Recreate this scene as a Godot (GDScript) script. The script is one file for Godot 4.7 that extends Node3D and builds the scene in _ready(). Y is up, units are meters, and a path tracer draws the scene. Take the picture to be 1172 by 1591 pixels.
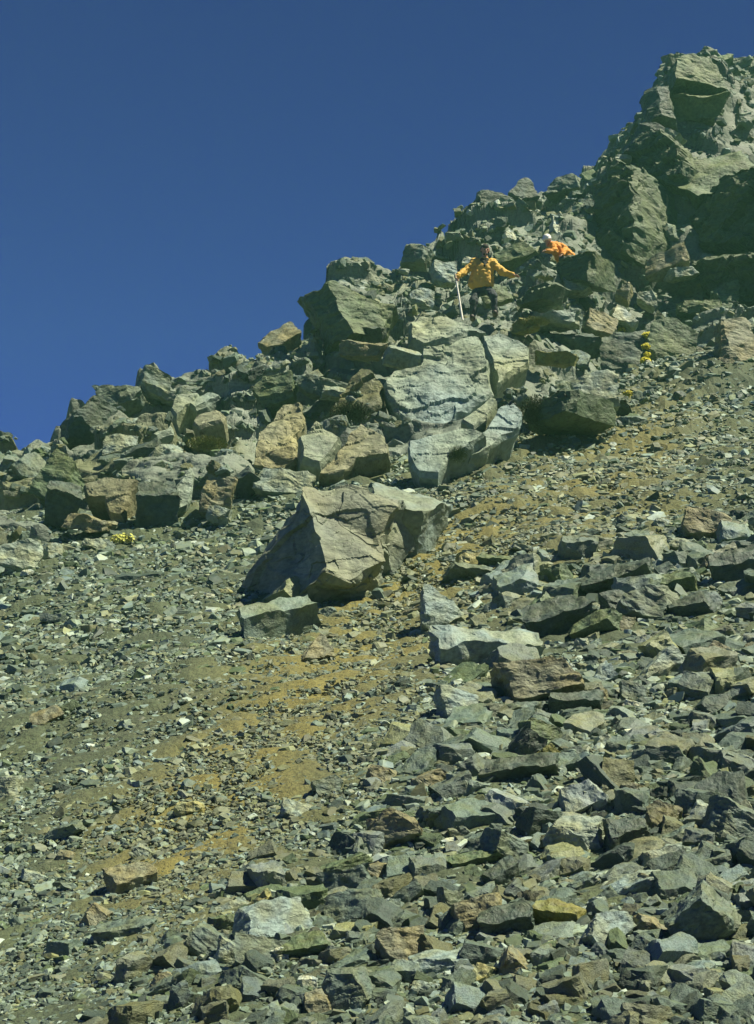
extends Node3D
# A scree slope under a rocky ridge, two climbers coming down, deep blue sky.
# x to the right, y up, -z up the slope; the camera stands at the origin, 1.75 m above the ground.

const F := 2210.0            # focal length in pixels of a picture 1591 high
const PITCH := 16.0
var cp := cos(deg_to_rad(PITCH))
var sp := sin(deg_to_rad(PITCH))
var rng := RandomNumberGenerator.new()
var undulate := FastNoiseLite.new()
var rough := FastNoiseLite.new()
var soft := FastNoiseLite.new()
var patchy := FastNoiseLite.new()
var cells_big := FastNoiseLite.new()
var cells_mid := FastNoiseLite.new()
var cells_small := FastNoiseLite.new()
const T0 := -0.62
const TSTEP := 0.004
const TN := 311
var calm: Array[Vector4] = []       # smooth bedrock: x, y, z, radius
var base_d := PackedFloat32Array()
var crest_d := PackedFloat32Array()
var crest_s := PackedFloat32Array()
var rock_near: StandardMaterial3D
var rock_boulder: StandardMaterial3D
var rock_far: StandardMaterial3D
var rock_small: StandardMaterial3D
var rock_single: StandardMaterial3D
var rock_single_far: StandardMaterial3D
var rock_small_far: StandardMaterial3D
var gravel_mat: StandardMaterial3D
var placed: Array[Vector4] = []     # where the individual rocks lie (x, y, z, radius)
var used := {}

const COL := {
	"grey": Color(0.130, 0.189, 0.144), "pale": Color(0.252, 0.330, 0.258), "tan": Color(0.208, 0.225, 0.132),
	"dark": Color(0.067, 0.104, 0.078), "white": Color(0.484, 0.592, 0.516), "brown": Color(0.128, 0.143, 0.066),
	"green": Color(0.107, 0.163, 0.076), "silver": Color(0.240, 0.335, 0.300), "cream": Color(0.324, 0.357, 0.172), "ochre": Color(0.180, 0.199, 0.052),
}

# ---------------------------------------------------------------- the lie of the land
func scree_profile(d: float) -> float:
	return -1.75 + 0.28 * d + 0.0052 * d * d

func scree_h(x: float, d: float) -> float:
	return scree_profile(d) + 0.155 * x + undulate.get_noise_2d(x, d) * minf(0.02 * d + 0.05, 0.5)

func table(a: PackedFloat32Array, t: float) -> float:
	var k := clampf((t - T0) / TSTEP, 0.0, TN - 1.001)
	var i := int(k)
	return lerpf(a[i], a[i + 1], k - i)

# how a crag gains height from its foot (0) to its crest (1): towards the right a bench, then a steep wall
func rise(q: float, t: float) -> float:
	var wall := smoothstep(0.1, 0.2, t)
	var plain := q + 0.045 * sin(q * 15.0 + t * 9.0) * (1.0 - q)
	var stepped := lerpf(lerpf(q * 0.62, 0.22 + (q - 0.36) * 2.0, smoothstep(0.3, 0.4, q)), 0.69 + (q - 0.6) * 0.775, smoothstep(0.54, 0.64, q))
	return lerpf(plain, stepped, wall)

func ground_h(x: float, d: float) -> float:
	var t := x / maxf(d, 0.5)
	var db := table(base_d, t)
	if d <= db:
		return scree_h(x, d)
	var dc := table(crest_d, t)
	var hc := table(crest_s, t) * dc
	if d <= dc:
		var hb := scree_h(t * db, db)
		return lerpf(hb, hc, rise((d - db) / (dc - db), t))
	return hc - (d - dc) * 0.85

func pixel_dir(px: float, py: float) -> Vector3:      # x, y, forward
	var u := (px - 586.0) / F
	var v := (795.5 - py) / F
	return Vector3(u, v * cp + sp, cp - v * sp)

func hit(px: float, py: float, scree_only := false) -> float:   # forward distance to the ground along a ray
	var r := pixel_dir(px, py)
	var t := r.x / r.z
	var s := r.y / r.z
	var d := 2.2
	var step := 0.3
	while d < 75.0:
		var h := scree_h(t * d, d) if scree_only else ground_h(t * d, d)
		if s * d <= h:
			var lo := d - step
			for i in 9:
				var m := (lo + d) * 0.5
				var hm := scree_h(t * m, m) if scree_only else ground_h(t * m, m)
				if s * m <= hm: d = m
				else: lo = m
			return d
		step = 0.1 + d * 0.012
		d += step
	return 75.0

func along(px: float, py: float, d: float) -> Vector3:
	var r := pixel_dir(px, py)
	return Vector3(r.x, r.y, -r.z) * (d / r.z)

func on_ground(px: float, py: float) -> Vector3:
	return along(px, py, hit(px, py))

func to_px(p: Vector3) -> Vector2:
	var z := -p.z * cp + p.y * sp
	var y := p.y * cp + p.z * sp
	return Vector2(586.0 + F * p.x / z, 795.5 - F * y / z)

func depth_of(p: Vector3) -> float:
	return -p.z * cp + p.y * sp

func normal_at(x: float, d: float) -> Vector3:
	var e := 0.15
	var h := ground_h(x, d)
	return Vector3(-(ground_h(x + e, d) - h) / e, 1.0, (ground_h(x, d + e) - h) / e).normalized()

func polyline(t: float, ts: Array, vs: Array) -> float:
	if t <= ts[0]: return vs[0]
	for i in range(1, ts.size()):
		if t <= ts[i]:
			return lerpf(vs[i - 1], vs[i], (t - ts[i - 1]) / (ts[i] - ts[i - 1]))
	return vs[-1]

func lay_out_land():
	undulate.seed = 4; undulate.frequency = 0.16; undulate.fractal_octaves = 3
	rough.seed = 9; rough.frequency = 1.0; rough.fractal_octaves = 4
	soft.seed = 12; soft.frequency = 1.0; soft.fractal_octaves = 2
	patchy.seed = 21; patchy.frequency = 0.35; patchy.fractal_octaves = 3
	for c in [[cells_big, 0.36, 31], [cells_mid, 0.85, 32], [cells_small, 2.1, 33]]:
		var n: FastNoiseLite = c[0]
		n.noise_type = FastNoiseLite.TYPE_CELLULAR
		n.cellular_return_type = FastNoiseLite.RETURN_CELL_VALUE
		n.cellular_distance_function = FastNoiseLite.DISTANCE_EUCLIDEAN
		n.cellular_jitter = 0.9
		n.fractal_type = FastNoiseLite.FRACTAL_NONE
		n.frequency = c[1]; n.seed = c[2]
	# the foot of the rocks and the crest of the ridge, walked from left to right
	var foot := [Vector2(-700, 1010), Vector2(-300, 950), Vector2(0, 872), Vector2(120, 846), Vector2(250, 812), Vector2(350, 800), Vector2(400, 765), Vector2(500, 748),
		Vector2(700, 735), Vector2(800, 695), Vector2(900, 655), Vector2(980, 632), Vector2(1060, 605), Vector2(1172, 575), Vector2(1400, 500), Vector2(1900, 420)]
	var ts := []; var ds := []
	for p in foot:
		var r := pixel_dir(p.x, p.y)
		ts.append(r.x / r.z); ds.append(hit(p.x, p.y, true))
	var crest := [Vector3(-700, 800, 25), Vector3(-200, 745, 26.5), Vector3(0, 694, 28), Vector3(45, 697, 28), Vector3(78, 672, 28.5), Vector3(125, 640, 29), Vector3(150, 640, 29), Vector3(185, 604, 29.5),
		Vector3(230, 588, 30), Vector3(300, 580, 30.5), Vector3(340, 560, 31), Vector3(400, 524, 32), Vector3(455, 505, 33), Vector3(492, 462, 33.5), Vector3(515, 424, 34),
		Vector3(560, 418, 34.5), Vector3(612, 428, 35.5), Vector3(628, 396, 36.5), Vector3(680, 368, 38), Vector3(712, 338, 40), Vector3(790, 300, 43), Vector3(865, 282, 45.5),
		Vector3(925, 258, 47.5), Vector3(978, 208, 48.5), Vector3(1018, 140, 49.5), Vector3(1036, 82, 50), Vector3(1110, 78, 50.5), Vector3(1128, 100, 51), Vector3(1172, 92, 52), Vector3(1400, 40, 55), Vector3(1900, -60, 60)]
	var tc := []; var dc := []; var sc := []
	for p in crest:
		var r := pixel_dir(p.x, p.y)
		tc.append(r.x / r.z); dc.append(p.z); sc.append(r.y / r.z)
	for i in TN:
		var t := T0 + i * TSTEP
		base_d.append(polyline(t, ts, ds)); crest_d.append(polyline(t, tc, dc)); crest_s.append(polyline(t, tc, sc))

func lay_out_calm():
	for z in [[680, 600, 130], [760, 570, 90], [700, 690, 90], [780, 660, 60], [440, 680, 80], [550, 700, 75], [1000, 545, 50], [700, 500, 70], [240, 655, 45], [310, 640, 50], [170, 770, 45]]:
		var p := on_ground(z[0], z[1])
		calm.append(Vector4(p.x, p.y, p.z, z[2] * depth_of(p) / F))

func calm_at(p: Vector3) -> float:
	var c := 0.0
	for z in calm:
		var dx := p.x - z.x
		var dy := p.y - z.y
		if absf(dx) < z.w * 1.2 and absf(dy) < z.w * 1.2:
			c = maxf(c, 1.0 - smoothstep(0.75, 1.15, sqrt(dx * dx + dy * dy) / z.w))
	return c

var fronts := []          # flat rock faces: [centre, normal, radius]

# where a ray first meets the crag: its relief or a flat rock face
func front_hit(px: float, py: float) -> float:
	var d := hit(px, py)
	var n := Vector3(-0.25, 1.0, 0.9).normalized()
	var k := d - 2.6
	while k < d:
		var p := along(px, py, k)
		if (p.y - ground_h(p.x, -p.z)) * n.y <= lerpf(block_relief(p) - 0.26, -0.5, calm_at(p)):
			d = k
			break
		k += 0.03
	var r := along(px, py, 1.0)
	for o in get_children():
		if o is MeshInstance3D and o.has_meta("category") and (o.position - r * o.position.dot(r) / r.length_squared()).length() < 1.4:
			var tris: PackedVector3Array = o.mesh.get_faces()
			var back: Transform3D = o.transform.affine_inverse()
			var from := back * Vector3.ZERO
			var dir := back.basis * r
			for i in range(0, tris.size(), 3):
				var x = Geometry3D.ray_intersects_triangle(from, dir, tris[i], tris[i + 1], tris[i + 2])
				if x != null: d = minf(d, -(o.transform * x).z)
	for f in []:
		var e: float = (f[1] as Vector3).dot(f[0]) / (f[1] as Vector3).dot(r)
		if e > 3.0 and e < d and (r * e - f[0]).length() < f[2]: d = e
	return d

# ---------------------------------------------------------------- names, metas, materials
func tag(o: Node, label: String, category: String, group := "", kind := ""):
	if label: o.set_meta("label", label)
	if category: o.set_meta("category", category)
	if group: o.set_meta("group", group)
	if kind: o.set_meta("kind", kind)
	return o

func put(called: String, mesh: Mesh, material: Material, parent: Node = self) -> MeshInstance3D:
	var o := MeshInstance3D.new()
	o.mesh = mesh
	var key := [parent.get_instance_id(), called]
	var n: int = used.get(key, 0)
	used[key] = n + 1
	o.name = called if n == 0 else "%s_%03d" % [called, n]
	if material: o.material_override = material
	parent.add_child(o, true)
	return o

func holder(called: String, at: Vector3, parent: Node = self) -> Node3D:
	var o := Node3D.new()
	var key := [parent.get_instance_id(), called]
	var n: int = used.get(key, 0)
	used[key] = n + 1
	o.name = called if n == 0 else "%s_%03d" % [called, n]
	parent.add_child(o, true)
	o.position = at
	return o

func noise_image(size: int, freq: float, octaves: int, seed_: int, lo: Color, mid: Color, hi: Color, stretch := 1.0) -> ImageTexture:
	var n := FastNoiseLite.new()
	n.seed = seed_; n.frequency = freq; n.fractal_octaves = octaves; n.fractal_gain = 0.6
	n.domain_warp_enabled = true; n.domain_warp_amplitude = 0.9 / freq; n.domain_warp_frequency = freq * 0.7
	var im := n.get_seamless_image(size, size, false, false, 0.12)
	im.convert(Image.FORMAT_RGB8)
	var data := im.get_data()
	var ramp := PackedByteArray(); ramp.resize(768)
	for i in 256:
		var x := i / 255.0
		var c := lo.lerp(mid, x * 2.0) if x < 0.5 else mid.lerp(hi, x * 2.0 - 1.0)
		ramp[i * 3] = int(c.r * 255.0); ramp[i * 3 + 1] = int(c.g * 255.0); ramp[i * 3 + 2] = int(c.b * 255.0)
	for i in range(0, data.size(), 3):
		var v := data[i] * 3
		data[i] = ramp[v]; data[i + 1] = ramp[v + 1]; data[i + 2] = ramp[v + 2]
	return ImageTexture.create_from_image(Image.create_from_data(size, size, false, Image.FORMAT_RGB8, data))

func rock_material(scale_: float, relief: float, in_world: bool, roughness: float, grain: Texture2D, height: Texture2D) -> StandardMaterial3D:
	var m := StandardMaterial3D.new()
	m.vertex_color_use_as_albedo = true
	m.albedo_texture = grain
	m.uv1_triplanar = true
	m.uv1_world_triplanar = in_world
	m.uv1_scale = Vector3(scale_, scale_ * 1.6, scale_)
	m.roughness = roughness
	m.heightmap_enabled = true
	m.heightmap_texture = height
	m.heightmap_scale = relief
	return m

# ---------------------------------------------------------------- rocks: planes that cut a convex solid, split fine and roughened
func solid_planes(style: String, r: RandomNumberGenerator) -> Array:
	var out := []
	var lean := 0.24
	if style in ["slab", "face"]: lean = 0.15
	for a in [Vector3.RIGHT, Vector3.LEFT, Vector3.UP, Vector3.DOWN, Vector3.BACK, Vector3.FORWARD]:
		var n: Vector3 = (a + Vector3(r.randf_range(-lean, lean), r.randf_range(-lean, lean), r.randf_range(-lean, lean))).normalized()
		out.append(Plane(n, 1.0))
	if style == "wedge":
		out.append(Plane(Vector3(0.62 * (1 if r.randf() < 0.5 else -1), 0.75, r.randf_range(-0.2, 0.3)).normalized(), 0.5))
	if style == "ledge":
		out.append(Plane(Vector3(r.randf_range(-0.15, 0.15), -0.55, 0.83).normalized(), 0.4))
		out.append(Plane(Vector3(r.randf_range(-0.15, 0.15), 0.82, 0.55).normalized(), 0.72))
	var cuts := {"slab": 7, "block": 8, "wedge": 7, "lump": 16, "sliver": 6, "face": 7, "ledge": 5}.get(style, 8) as int
	for i in cuts:
		var n := Vector3(r.randf_range(-1, 1), r.randf_range(-1, 1), r.randf_range(-1, 1)).normalized()
		var corner := absf(n.x) + absf(n.y) + absf(n.z)
		var keep := r.randf_range(0.66, 0.92) if style != "lump" else r.randf_range(0.58, 0.8)
		out.append(Plane(n, maxf(corner * keep, 0.8)))
	return out

func faces_of(planes: Array) -> Array:
	var faces := []
	for i in planes.size():
		var p: Plane = planes[i]
		var a := p.normal.cross(Vector3.UP if absf(p.normal.y) < 0.9 else Vector3.RIGHT).normalized()
		var b := p.normal.cross(a)
		var c := p.normal * p.d
		var poly := PackedVector3Array([c + (a + b) * 6.0, c + (b - a) * 6.0, c - (a + b) * 6.0, c + (a - b) * 6.0])
		for j in planes.size():
			if j != i: 
				poly = Geometry3D.clip_polygon(poly, planes[j])
				if poly.size() < 3: break
		if poly.size() >= 3: faces.append(poly)
	return faces

func split(tris: PackedVector3Array, a: Vector3, b: Vector3, c: Vector3, most: float):
	var ab := a.distance_squared_to(b)
	var bc := b.distance_squared_to(c)
	var ca := c.distance_squared_to(a)
	var longest := maxf(ab, maxf(bc, ca))
	if longest <= most * most:
		tris.append(a); tris.append(b); tris.append(c)
	elif longest == ab:
		var m := (a + b) * 0.5
		split(tris, a, m, c, most); split(tris, m, b, c, most)
	elif longest == bc:
		var m := (b + c) * 0.5
		split(tris, a, b, m, most); split(tris, a, m, c, most)
	else:
		var m := (a + c) * 0.5
		split(tris, a, b, m, most); split(tris, m, b, c, most)

# pieces: a list of [style, half size, offset, turn] joined into one surface
func rock_mesh(pieces: Array, seed_: int, colour: Color, fine: float, bumpy: float, fracture := 0.32) -> ArrayMesh:
	var r := RandomNumberGenerator.new()
	r.seed = seed_
	var tris := PackedVector3Array()
	for pc in pieces:
		var half: Vector3 = pc[1]
		var tr := Transform3D(pc[3] if pc.size() > 3 else Basis.IDENTITY, pc[2] if pc.size() > 2 else Vector3.ZERO)
		for f in faces_of(pc[4] if pc.size() > 4 else solid_planes(pc[0], r)):
			for k in range(1, f.size() - 1):
				split(tris, tr * (f[0] * half), tr * (f[k] * half), tr * (f[k + 1] * half), fine)
	var size := 0.0
	for v in tris: size = maxf(size, v.length())
	var jump := Vector3(seed_ % 97, seed_ % 61, seed_ % 37) * 3.1
	var colours := PackedColorArray()
	colours.resize(tris.size())
	var warm := Color(colour.r * 1.15, colour.g * 1.0, colour.b * 0.72)
	for i in tris.size():
		var v := tris[i]
		var q := v / size * 1.4 + jump
		if bumpy > 0.0:
			var d := Vector3(soft.get_noise_3dv(q), soft.get_noise_3dv(q + Vector3(40, 3, 7)), soft.get_noise_3dv(q + Vector3(5, 70, 11)))
			d += Vector3(soft.get_noise_3dv(q * 3.3), soft.get_noise_3dv(q * 3.3 + Vector3(40, 3, 7)), 0.0) * 0.3
			var layer := soft.get_noise_2d(q.y * 4.0 + q.x, q.x * 0.5 + q.z * 0.4)
			var bedded := Vector3(q.x + q.y * 0.35, q.y * 2.1 - q.x * 0.3, q.z)
			var flake := cells_mid.get_noise_3dv(bedded * 2.1) * 0.6 + cells_small.get_noise_3dv(bedded * 2.4) * 0.22
			d += v / size * flake * fracture
			tris[i] = v + (d * 0.2 + Vector3(v.x, 0, v.z) / size * layer * 0.1) * bumpy * size
		var tone := 1.0 + 0.42 * rough.get_noise_3dv(q * 2.2 + Vector3(9, 9, 9)) + 0.3 * rough.get_noise_3dv(q * 9.0)
		colours[i] = colour.lerp(warm, clampf(0.5 + 1.6 * patchy.get_noise_3dv(q * 2.5), 0.0, 1.0)) * tone
		colours[i].a = 1.0
	return tri_mesh(tris, colours)

func tri_mesh(tris: PackedVector3Array, colours: PackedColorArray) -> ArrayMesh:
	var arrays := []
	arrays.resize(Mesh.ARRAY_MAX)
	arrays[Mesh.ARRAY_VERTEX] = tris
	if colours.size(): arrays[Mesh.ARRAY_COLOR] = colours
	var mesh := ArrayMesh.new()
	mesh.add_surface_from_arrays(Mesh.PRIMITIVE_TRIANGLES, arrays)
	return mesh

func turned(roll: float, yaw: float, pitch: float) -> Basis:
	return Basis(Vector3.BACK, deg_to_rad(roll)) * Basis(Vector3.UP, deg_to_rad(yaw)) * Basis(Vector3.RIGHT, deg_to_rad(pitch))

# one individual rock: px, py, w, h say where and how large it lies on the slope
var rock_count := 0
func rock(px: float, py: float, w: float, h: float, roll: float, style: String, colour: String, label: String, category := "rock", o := {}):
	rock_count += 1
	var d: float = o.get("d", hit(px, py + h * o.get("foot", 0.3)))
	var seated := d > table(base_d, px_to_t(px)) + 0.3 and not o.has("d")
	if seated: d -= o.get("out", 0.8)          # bedded in the crag, its front standing out
	var at := along(px, py, d)
	var m := depth_of(at) / F
	var deep: float = o.get("deep", {"slab": 1.0, "face": 0.45}.get(style, 0.85))
	var half := Vector3(w * 0.5, h * 0.5, (w + h) * 0.25 * deep) * m * 1.04
	if style == "slab":       # lies with the slope: its height in the picture is partly its top
		half.y *= o.get("thick", 0.7)
	var back: float = half.z * o.get("back", 0.6 if seated else 0.25)
	at += Vector3(at.x / at.z * -back * 0.0, -0.35 * back, -back)
	var fine: float = maxf(o.get("fine", 3.4) * m, maxf(w, h) * m / 23.0)
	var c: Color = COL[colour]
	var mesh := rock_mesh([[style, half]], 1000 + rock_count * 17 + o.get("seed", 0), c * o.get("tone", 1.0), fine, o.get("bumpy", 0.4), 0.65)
	var called := category.replace(" ", "_")
	var node := put(called, mesh, rock_far if d > 17.0 else rock_near)
	node.position = at
	node.basis = turned(roll, o.get("yaw", float((rock_count * 37) % 50) - 25.0), o.get("pitch", {"face": -32.0, "ledge": 4.0, "slab": 12.0}.get(style, -6.0)))
	tag(node, label, category, o.get("group", ""))
	if style == "face": fronts.append([at + node.basis.z * half.z, node.basis.z, minf(half.x, half.y) * 0.95])
	placed.append(Vector4(at.x, at.y, at.z, maxf(half.x, half.y)))
	return node

# a plate of rock: an outline in the crag's own tilted plane, with thickness behind it
func plate(outline: Array, normal: Vector3, thick: float, colour: String, label: String, category: String, o := {}):
	rock_count += 1
	normal = normal.normalized()
	var mid := Vector2.ZERO
	for p in outline: mid += p
	mid /= outline.size()
	var centre := along(mid.x, mid.y, hit(mid.x, mid.y) - o.get("out", 1.0))
	var m := depth_of(centre) / F
	var ax := normal.cross(Vector3.UP).normalized() * -1.0
	var ay := normal.cross(ax) * -1.0
	if ay.y < 0: ay = -ay
	var flat := PackedVector2Array()
	var rim := PackedVector3Array()
	var radius := 0.0
	for p in outline:
		var sh: Vector2 = mid + (p - mid) * (1.0 - 1.2 / maxf((p - mid).length(), 4.0))
		var r := along(sh.x, sh.y, 1.0)
		var w := r * (normal.dot(centre) / normal.dot(r)) - centre
		rim.append(w)
		flat.append(Vector2(w.dot(ax), w.dot(ay)))
		radius = maxf(radius, w.length())
	var tris := PackedVector3Array()
	var fine: float = o.get("fine", 4.0) * m
	var t := Geometry2D.triangulate_polygon(flat)
	var edge := thick * 0.13
	var front := PackedVector3Array()
	for w in rim: front.append(w * (1.0 - edge * 0.55 / maxf(w.length(), 0.1)) )
	for k in range(0, t.size(), 3):
		split(tris, front[t[k]], front[t[k + 1]], front[t[k + 2]], fine)
	for k in rim.size():
		var a := rim[k]
		var b := rim[(k + 1) % rim.size()]
		var fa := front[k]
		var fb := front[(k + 1) % rim.size()]
		var ra := a - normal * edge
		var rb := b - normal * edge
		split(tris, fa, fb, ra, fine); split(tris, fb, rb, ra, fine)
		split(tris, ra, rb, a * 0.92 - normal * thick, fine * 2.0); split(tris, rb, b * 0.92 - normal * thick, a * 0.92 - normal * thick, fine * 2.0)
	var jump := Vector3(rock_count * 7.3, 0, rock_count * 3.1)
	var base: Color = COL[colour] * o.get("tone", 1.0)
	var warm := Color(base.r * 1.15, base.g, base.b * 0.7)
	var colours := PackedColorArray()
	colours.resize(tris.size())
	var bumpy: float = o.get("bumpy", 1.0)
	for i in tris.size():
		var q := tris[i] + jump
		var swell := soft.get_noise_3dv(q * 0.55) * 0.16 + soft.get_noise_3dv(Vector3(q.x * 0.8 + q.y * 0.7, q.y * 2.0 - q.x, q.z) * 1.3) * 0.06
		var chip := Vector3(soft.get_noise_3dv(q * 2.1), soft.get_noise_3dv(q * 2.1 + Vector3(9, 50, 3)), soft.get_noise_3dv(q * 2.1 + Vector3(70, 5, 3))) * 0.07
		var bedded := Vector3(q.x + q.y * 0.4, q.y * 1.9 - q.x * 0.5, q.z * 1.2)
		var flake := cells_big.get_noise_3dv(bedded * 1.9) * 0.11 + cells_mid.get_noise_3dv(bedded * 2.2) * 0.05 + cells_small.get_noise_3dv(bedded * 2.0) * 0.022
		tris[i] += (normal * (swell + flake * o.get("flaky", 0.6)) + chip) * bumpy * clampf(radius * 0.9, 0.4, 1.2)
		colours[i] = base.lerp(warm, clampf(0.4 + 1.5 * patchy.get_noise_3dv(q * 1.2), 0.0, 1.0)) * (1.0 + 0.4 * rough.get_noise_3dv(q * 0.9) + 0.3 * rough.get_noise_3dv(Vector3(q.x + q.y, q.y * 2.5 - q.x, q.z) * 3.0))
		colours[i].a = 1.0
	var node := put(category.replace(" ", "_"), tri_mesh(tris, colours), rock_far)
	node.position = centre
	tag(node, label, category)
	fronts.append([centre, normal, radius * 0.8])
	placed.append(Vector4(centre.x, centre.y - 0.1, centre.z - 0.3, radius * o.get("clear", 0.85)))
	return node
# ---------------------------------------------------------------- the ground and the ridge as two sheets
func grid_mesh(verts: PackedVector3Array, colours: PackedColorArray, across: int) -> ArrayMesh:
	var idx := PackedInt32Array()
	var rows := verts.size() / across
	for j in rows - 1:
		for i in across - 1:
			var a := j * across + i
			var b := a + across
			idx.append_array(PackedInt32Array([a, b, a + 1, a + 1, b, b + 1]))
	var arrays := []
	arrays.resize(Mesh.ARRAY_MAX)
	arrays[Mesh.ARRAY_VERTEX] = verts
	arrays[Mesh.ARRAY_COLOR] = colours
	arrays[Mesh.ARRAY_INDEX] = idx
	var mesh := ArrayMesh.new()
	mesh.add_surface_from_arrays(Mesh.PRIMITIVE_TRIANGLES, arrays)
	return mesh

# how coarse the stones lie (0 fine, 1 coarse) and how sandy the soil is, over the slope
func coarse_at(p: Vector2) -> float:
	var ys := [700, 840, 900, 1000, 1100, 1200, 1300, 1400, 1500, 1650, 2200]
	var xs := [1250, 900, 740, 650, 660, 590, 510, 330, 200, 60, -100]
	var xl := polyline(p.y, ys, xs)
	return smoothstep(xl - 70.0, xl + 90.0, p.x) * smoothstep(760.0, 900.0, p.y)

func sandy_at(p: Vector2) -> float:
	var best := 1e6
	var line := [Vector2(250, 1330), Vector2(380, 1200), Vector2(470, 1110), Vector2(600, 970), Vector2(700, 860), Vector2(860, 770), Vector2(1000, 700)]
	for i in line.size() - 1:
		best = minf(best, Geometry2D.get_closest_point_to_segment(p, line[i], line[i + 1]).distance_to(p))
	return exp(-pow(best / 115.0, 2.0)) * lerpf(0.7, 1.0, smoothstep(720.0, 950.0, p.y))

func build_ground():
	var verts := PackedVector3Array(); var colours := PackedColorArray()
	var across := 300
	var down := 330
	var soil := Color(0.104, 0.135, 0.062); var sand := Color(0.22, 0.2, 0.054); var dark := Color(0.075, 0.102, 0.054)
	for j in down:
		var d := -6.0 + 8.0 * j / 40.0 if j < 40 else 2.0 * pow(17.0, (j - 40) / float(down - 41))
		for i in across:
			var t := lerpf(-0.56, 0.56, i / (across - 1.0))
			var x := t * maxf(d, 2.5) if d > 2.0 else t * (2.5 + (2.0 - d) * 6.0)
			var y := scree_h(x, d) + rough.get_noise_2d(x * 2.0, d * 2.0) * 0.012 * maxf(d, 3.0) * 0.5
			if d > table(base_d, x / maxf(d, 2.5)) + 2.8: y -= 1.5
			verts.append(Vector3(x, y, -d))
			var c := soil
			if d > 2.5:
				var p := to_px(Vector3(x, y, -d))
				var mottle := clampf(0.5 + patchy.get_noise_2d(x * 1.3, d * 1.3) * 1.3, 0.0, 1.0)
				c = dark.lerp(soil, mottle).lerp(sand, clampf(sandy_at(p) * (0.55 + 0.7 * mottle), 0.0, 1.0))
			colours.append(c)
	var o := put("ground", grid_mesh(verts, colours, across), gravel_mat)
	tag(o, "sandy grey green soil of the scree slope under the loose stones", "", "", "structure")
	return o

var bed := Basis(Vector3(0.93, 0.2, -0.3).normalized(), deg_to_rad(16)) * Basis(Vector3.BACK, deg_to_rad(9))

func ridge_n(t: float) -> Vector3:
	var db := table(base_d, t)
	var dc := table(crest_d, t)
	return Vector3(-0.25, 1.0, (table(crest_s, t) * dc - scree_h(t * db, db)) / (dc - db) * 1.25).normalized()

func block_relief(p: Vector3) -> float:
	var b := bed * p
	var q := Vector3(b.x * 0.8, b.y * 1.7, b.z * 0.9) + Vector3(soft.get_noise_3dv(p * 0.35), soft.get_noise_3dv(p * 0.35 + Vector3(50, 0, 0)), 0.0) * 0.55
	return cells_big.get_noise_3dv(q) * 0.52 + cells_mid.get_noise_3dv(q) * 0.36 + cells_small.get_noise_3dv(q) * 0.09 + rough.get_noise_3dv(p * 1.6) * 0.13

func build_ridge():
	var verts := PackedVector3Array(); var colours := PackedColorArray()
	var across := 640
	var down := 400
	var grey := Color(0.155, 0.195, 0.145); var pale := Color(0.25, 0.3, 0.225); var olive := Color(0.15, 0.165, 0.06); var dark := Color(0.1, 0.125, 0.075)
	var facing := PackedVector3Array()
	var bumps := PackedFloat32Array()
	for j in down:
		var q := -0.1 + 1.1 * j / 360.0 if j <= 360 else 1.0 + pow((j - 360) / 39.0, 1.6) * 1.3
		for i in across:
			var t := lerpf(-0.55, 0.55, i / (across - 1.0))
			var db := table(base_d, t)
			var dc := table(crest_d, t)
			var d := lerpf(db, dc, q)
			var p := Vector3(t * d, ground_h(t * d, d) if q >= 0.0 else scree_h(t * d, d) - 0.4, -d)
			var n := ridge_n(t)
			var amount := smoothstep(0.0, 0.07, q)
			p.y -= 0.75 * (1.0 - smoothstep(0.0, 0.075, q))
			facing.append(n)
			bumps.append(lerpf(block_relief(p) * (0.35 + 0.65 * amount) - 0.06 - 0.2 * amount, -0.5, calm_at(p)))
			verts.append(p)
			var s := patchy.get_noise_3dv(p * 0.9)
			var c := grey.lerp(pale, clampf(0.4 + s * 1.6, 0.0, 1.0))
			c = c.lerp(olive, clampf(patchy.get_noise_3dv(p * 0.5 + Vector3(70, 7, 0)) * 2.2 - 0.1, 0.0, 0.8))
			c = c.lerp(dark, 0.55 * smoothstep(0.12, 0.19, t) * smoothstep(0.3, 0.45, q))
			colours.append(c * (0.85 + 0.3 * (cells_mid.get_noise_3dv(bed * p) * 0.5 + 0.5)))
	for turn in 1:
		var was := bumps.duplicate()
		for i in range(across, verts.size() - across):
			var x := i % across
			if x > 0 and x < across - 1:
				bumps[i] = was[i] * 0.3 + (was[i - 1] + was[i + 1] + was[i - across] + was[i + across]) * 0.125 + (was[i - across - 1] + was[i - across + 1] + was[i + across - 1] + was[i + across + 1]) * 0.05
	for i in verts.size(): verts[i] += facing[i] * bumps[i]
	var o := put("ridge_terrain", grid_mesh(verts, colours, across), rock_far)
	tag(o, "jagged rocky ridge of broken grey crag rising to the right", "", "", "structure")
	return o

# ---------------------------------------------------------------- loose stones and blocks
var shapes: Array[ArrayMesh] = []
var large_shapes: Array[ArrayMesh] = []

func make_shapes():
	for k in 22:
		var style: String = ["slab", "block", "wedge", "block", "lump", "slab"][k % 6]
		var r := RandomNumberGenerator.new()
		r.seed = 500 + k
		var half := Vector3(0.5, r.randf_range(0.12, 0.22) if style == "slab" else r.randf_range(0.2, 0.34), r.randf_range(0.3, 0.48))
		shapes.append(rock_mesh([[style, half]], 700 + k * 13, Color(0.93, 1, 1), 0.42, 0.3))
		if k < 18: large_shapes.append(rock_mesh([[style, half * Vector3(1, 1.25, 1)]], 900 + k * 13, Color(0.93, 1, 1), 0.095, 0.34, 0.7))

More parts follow.
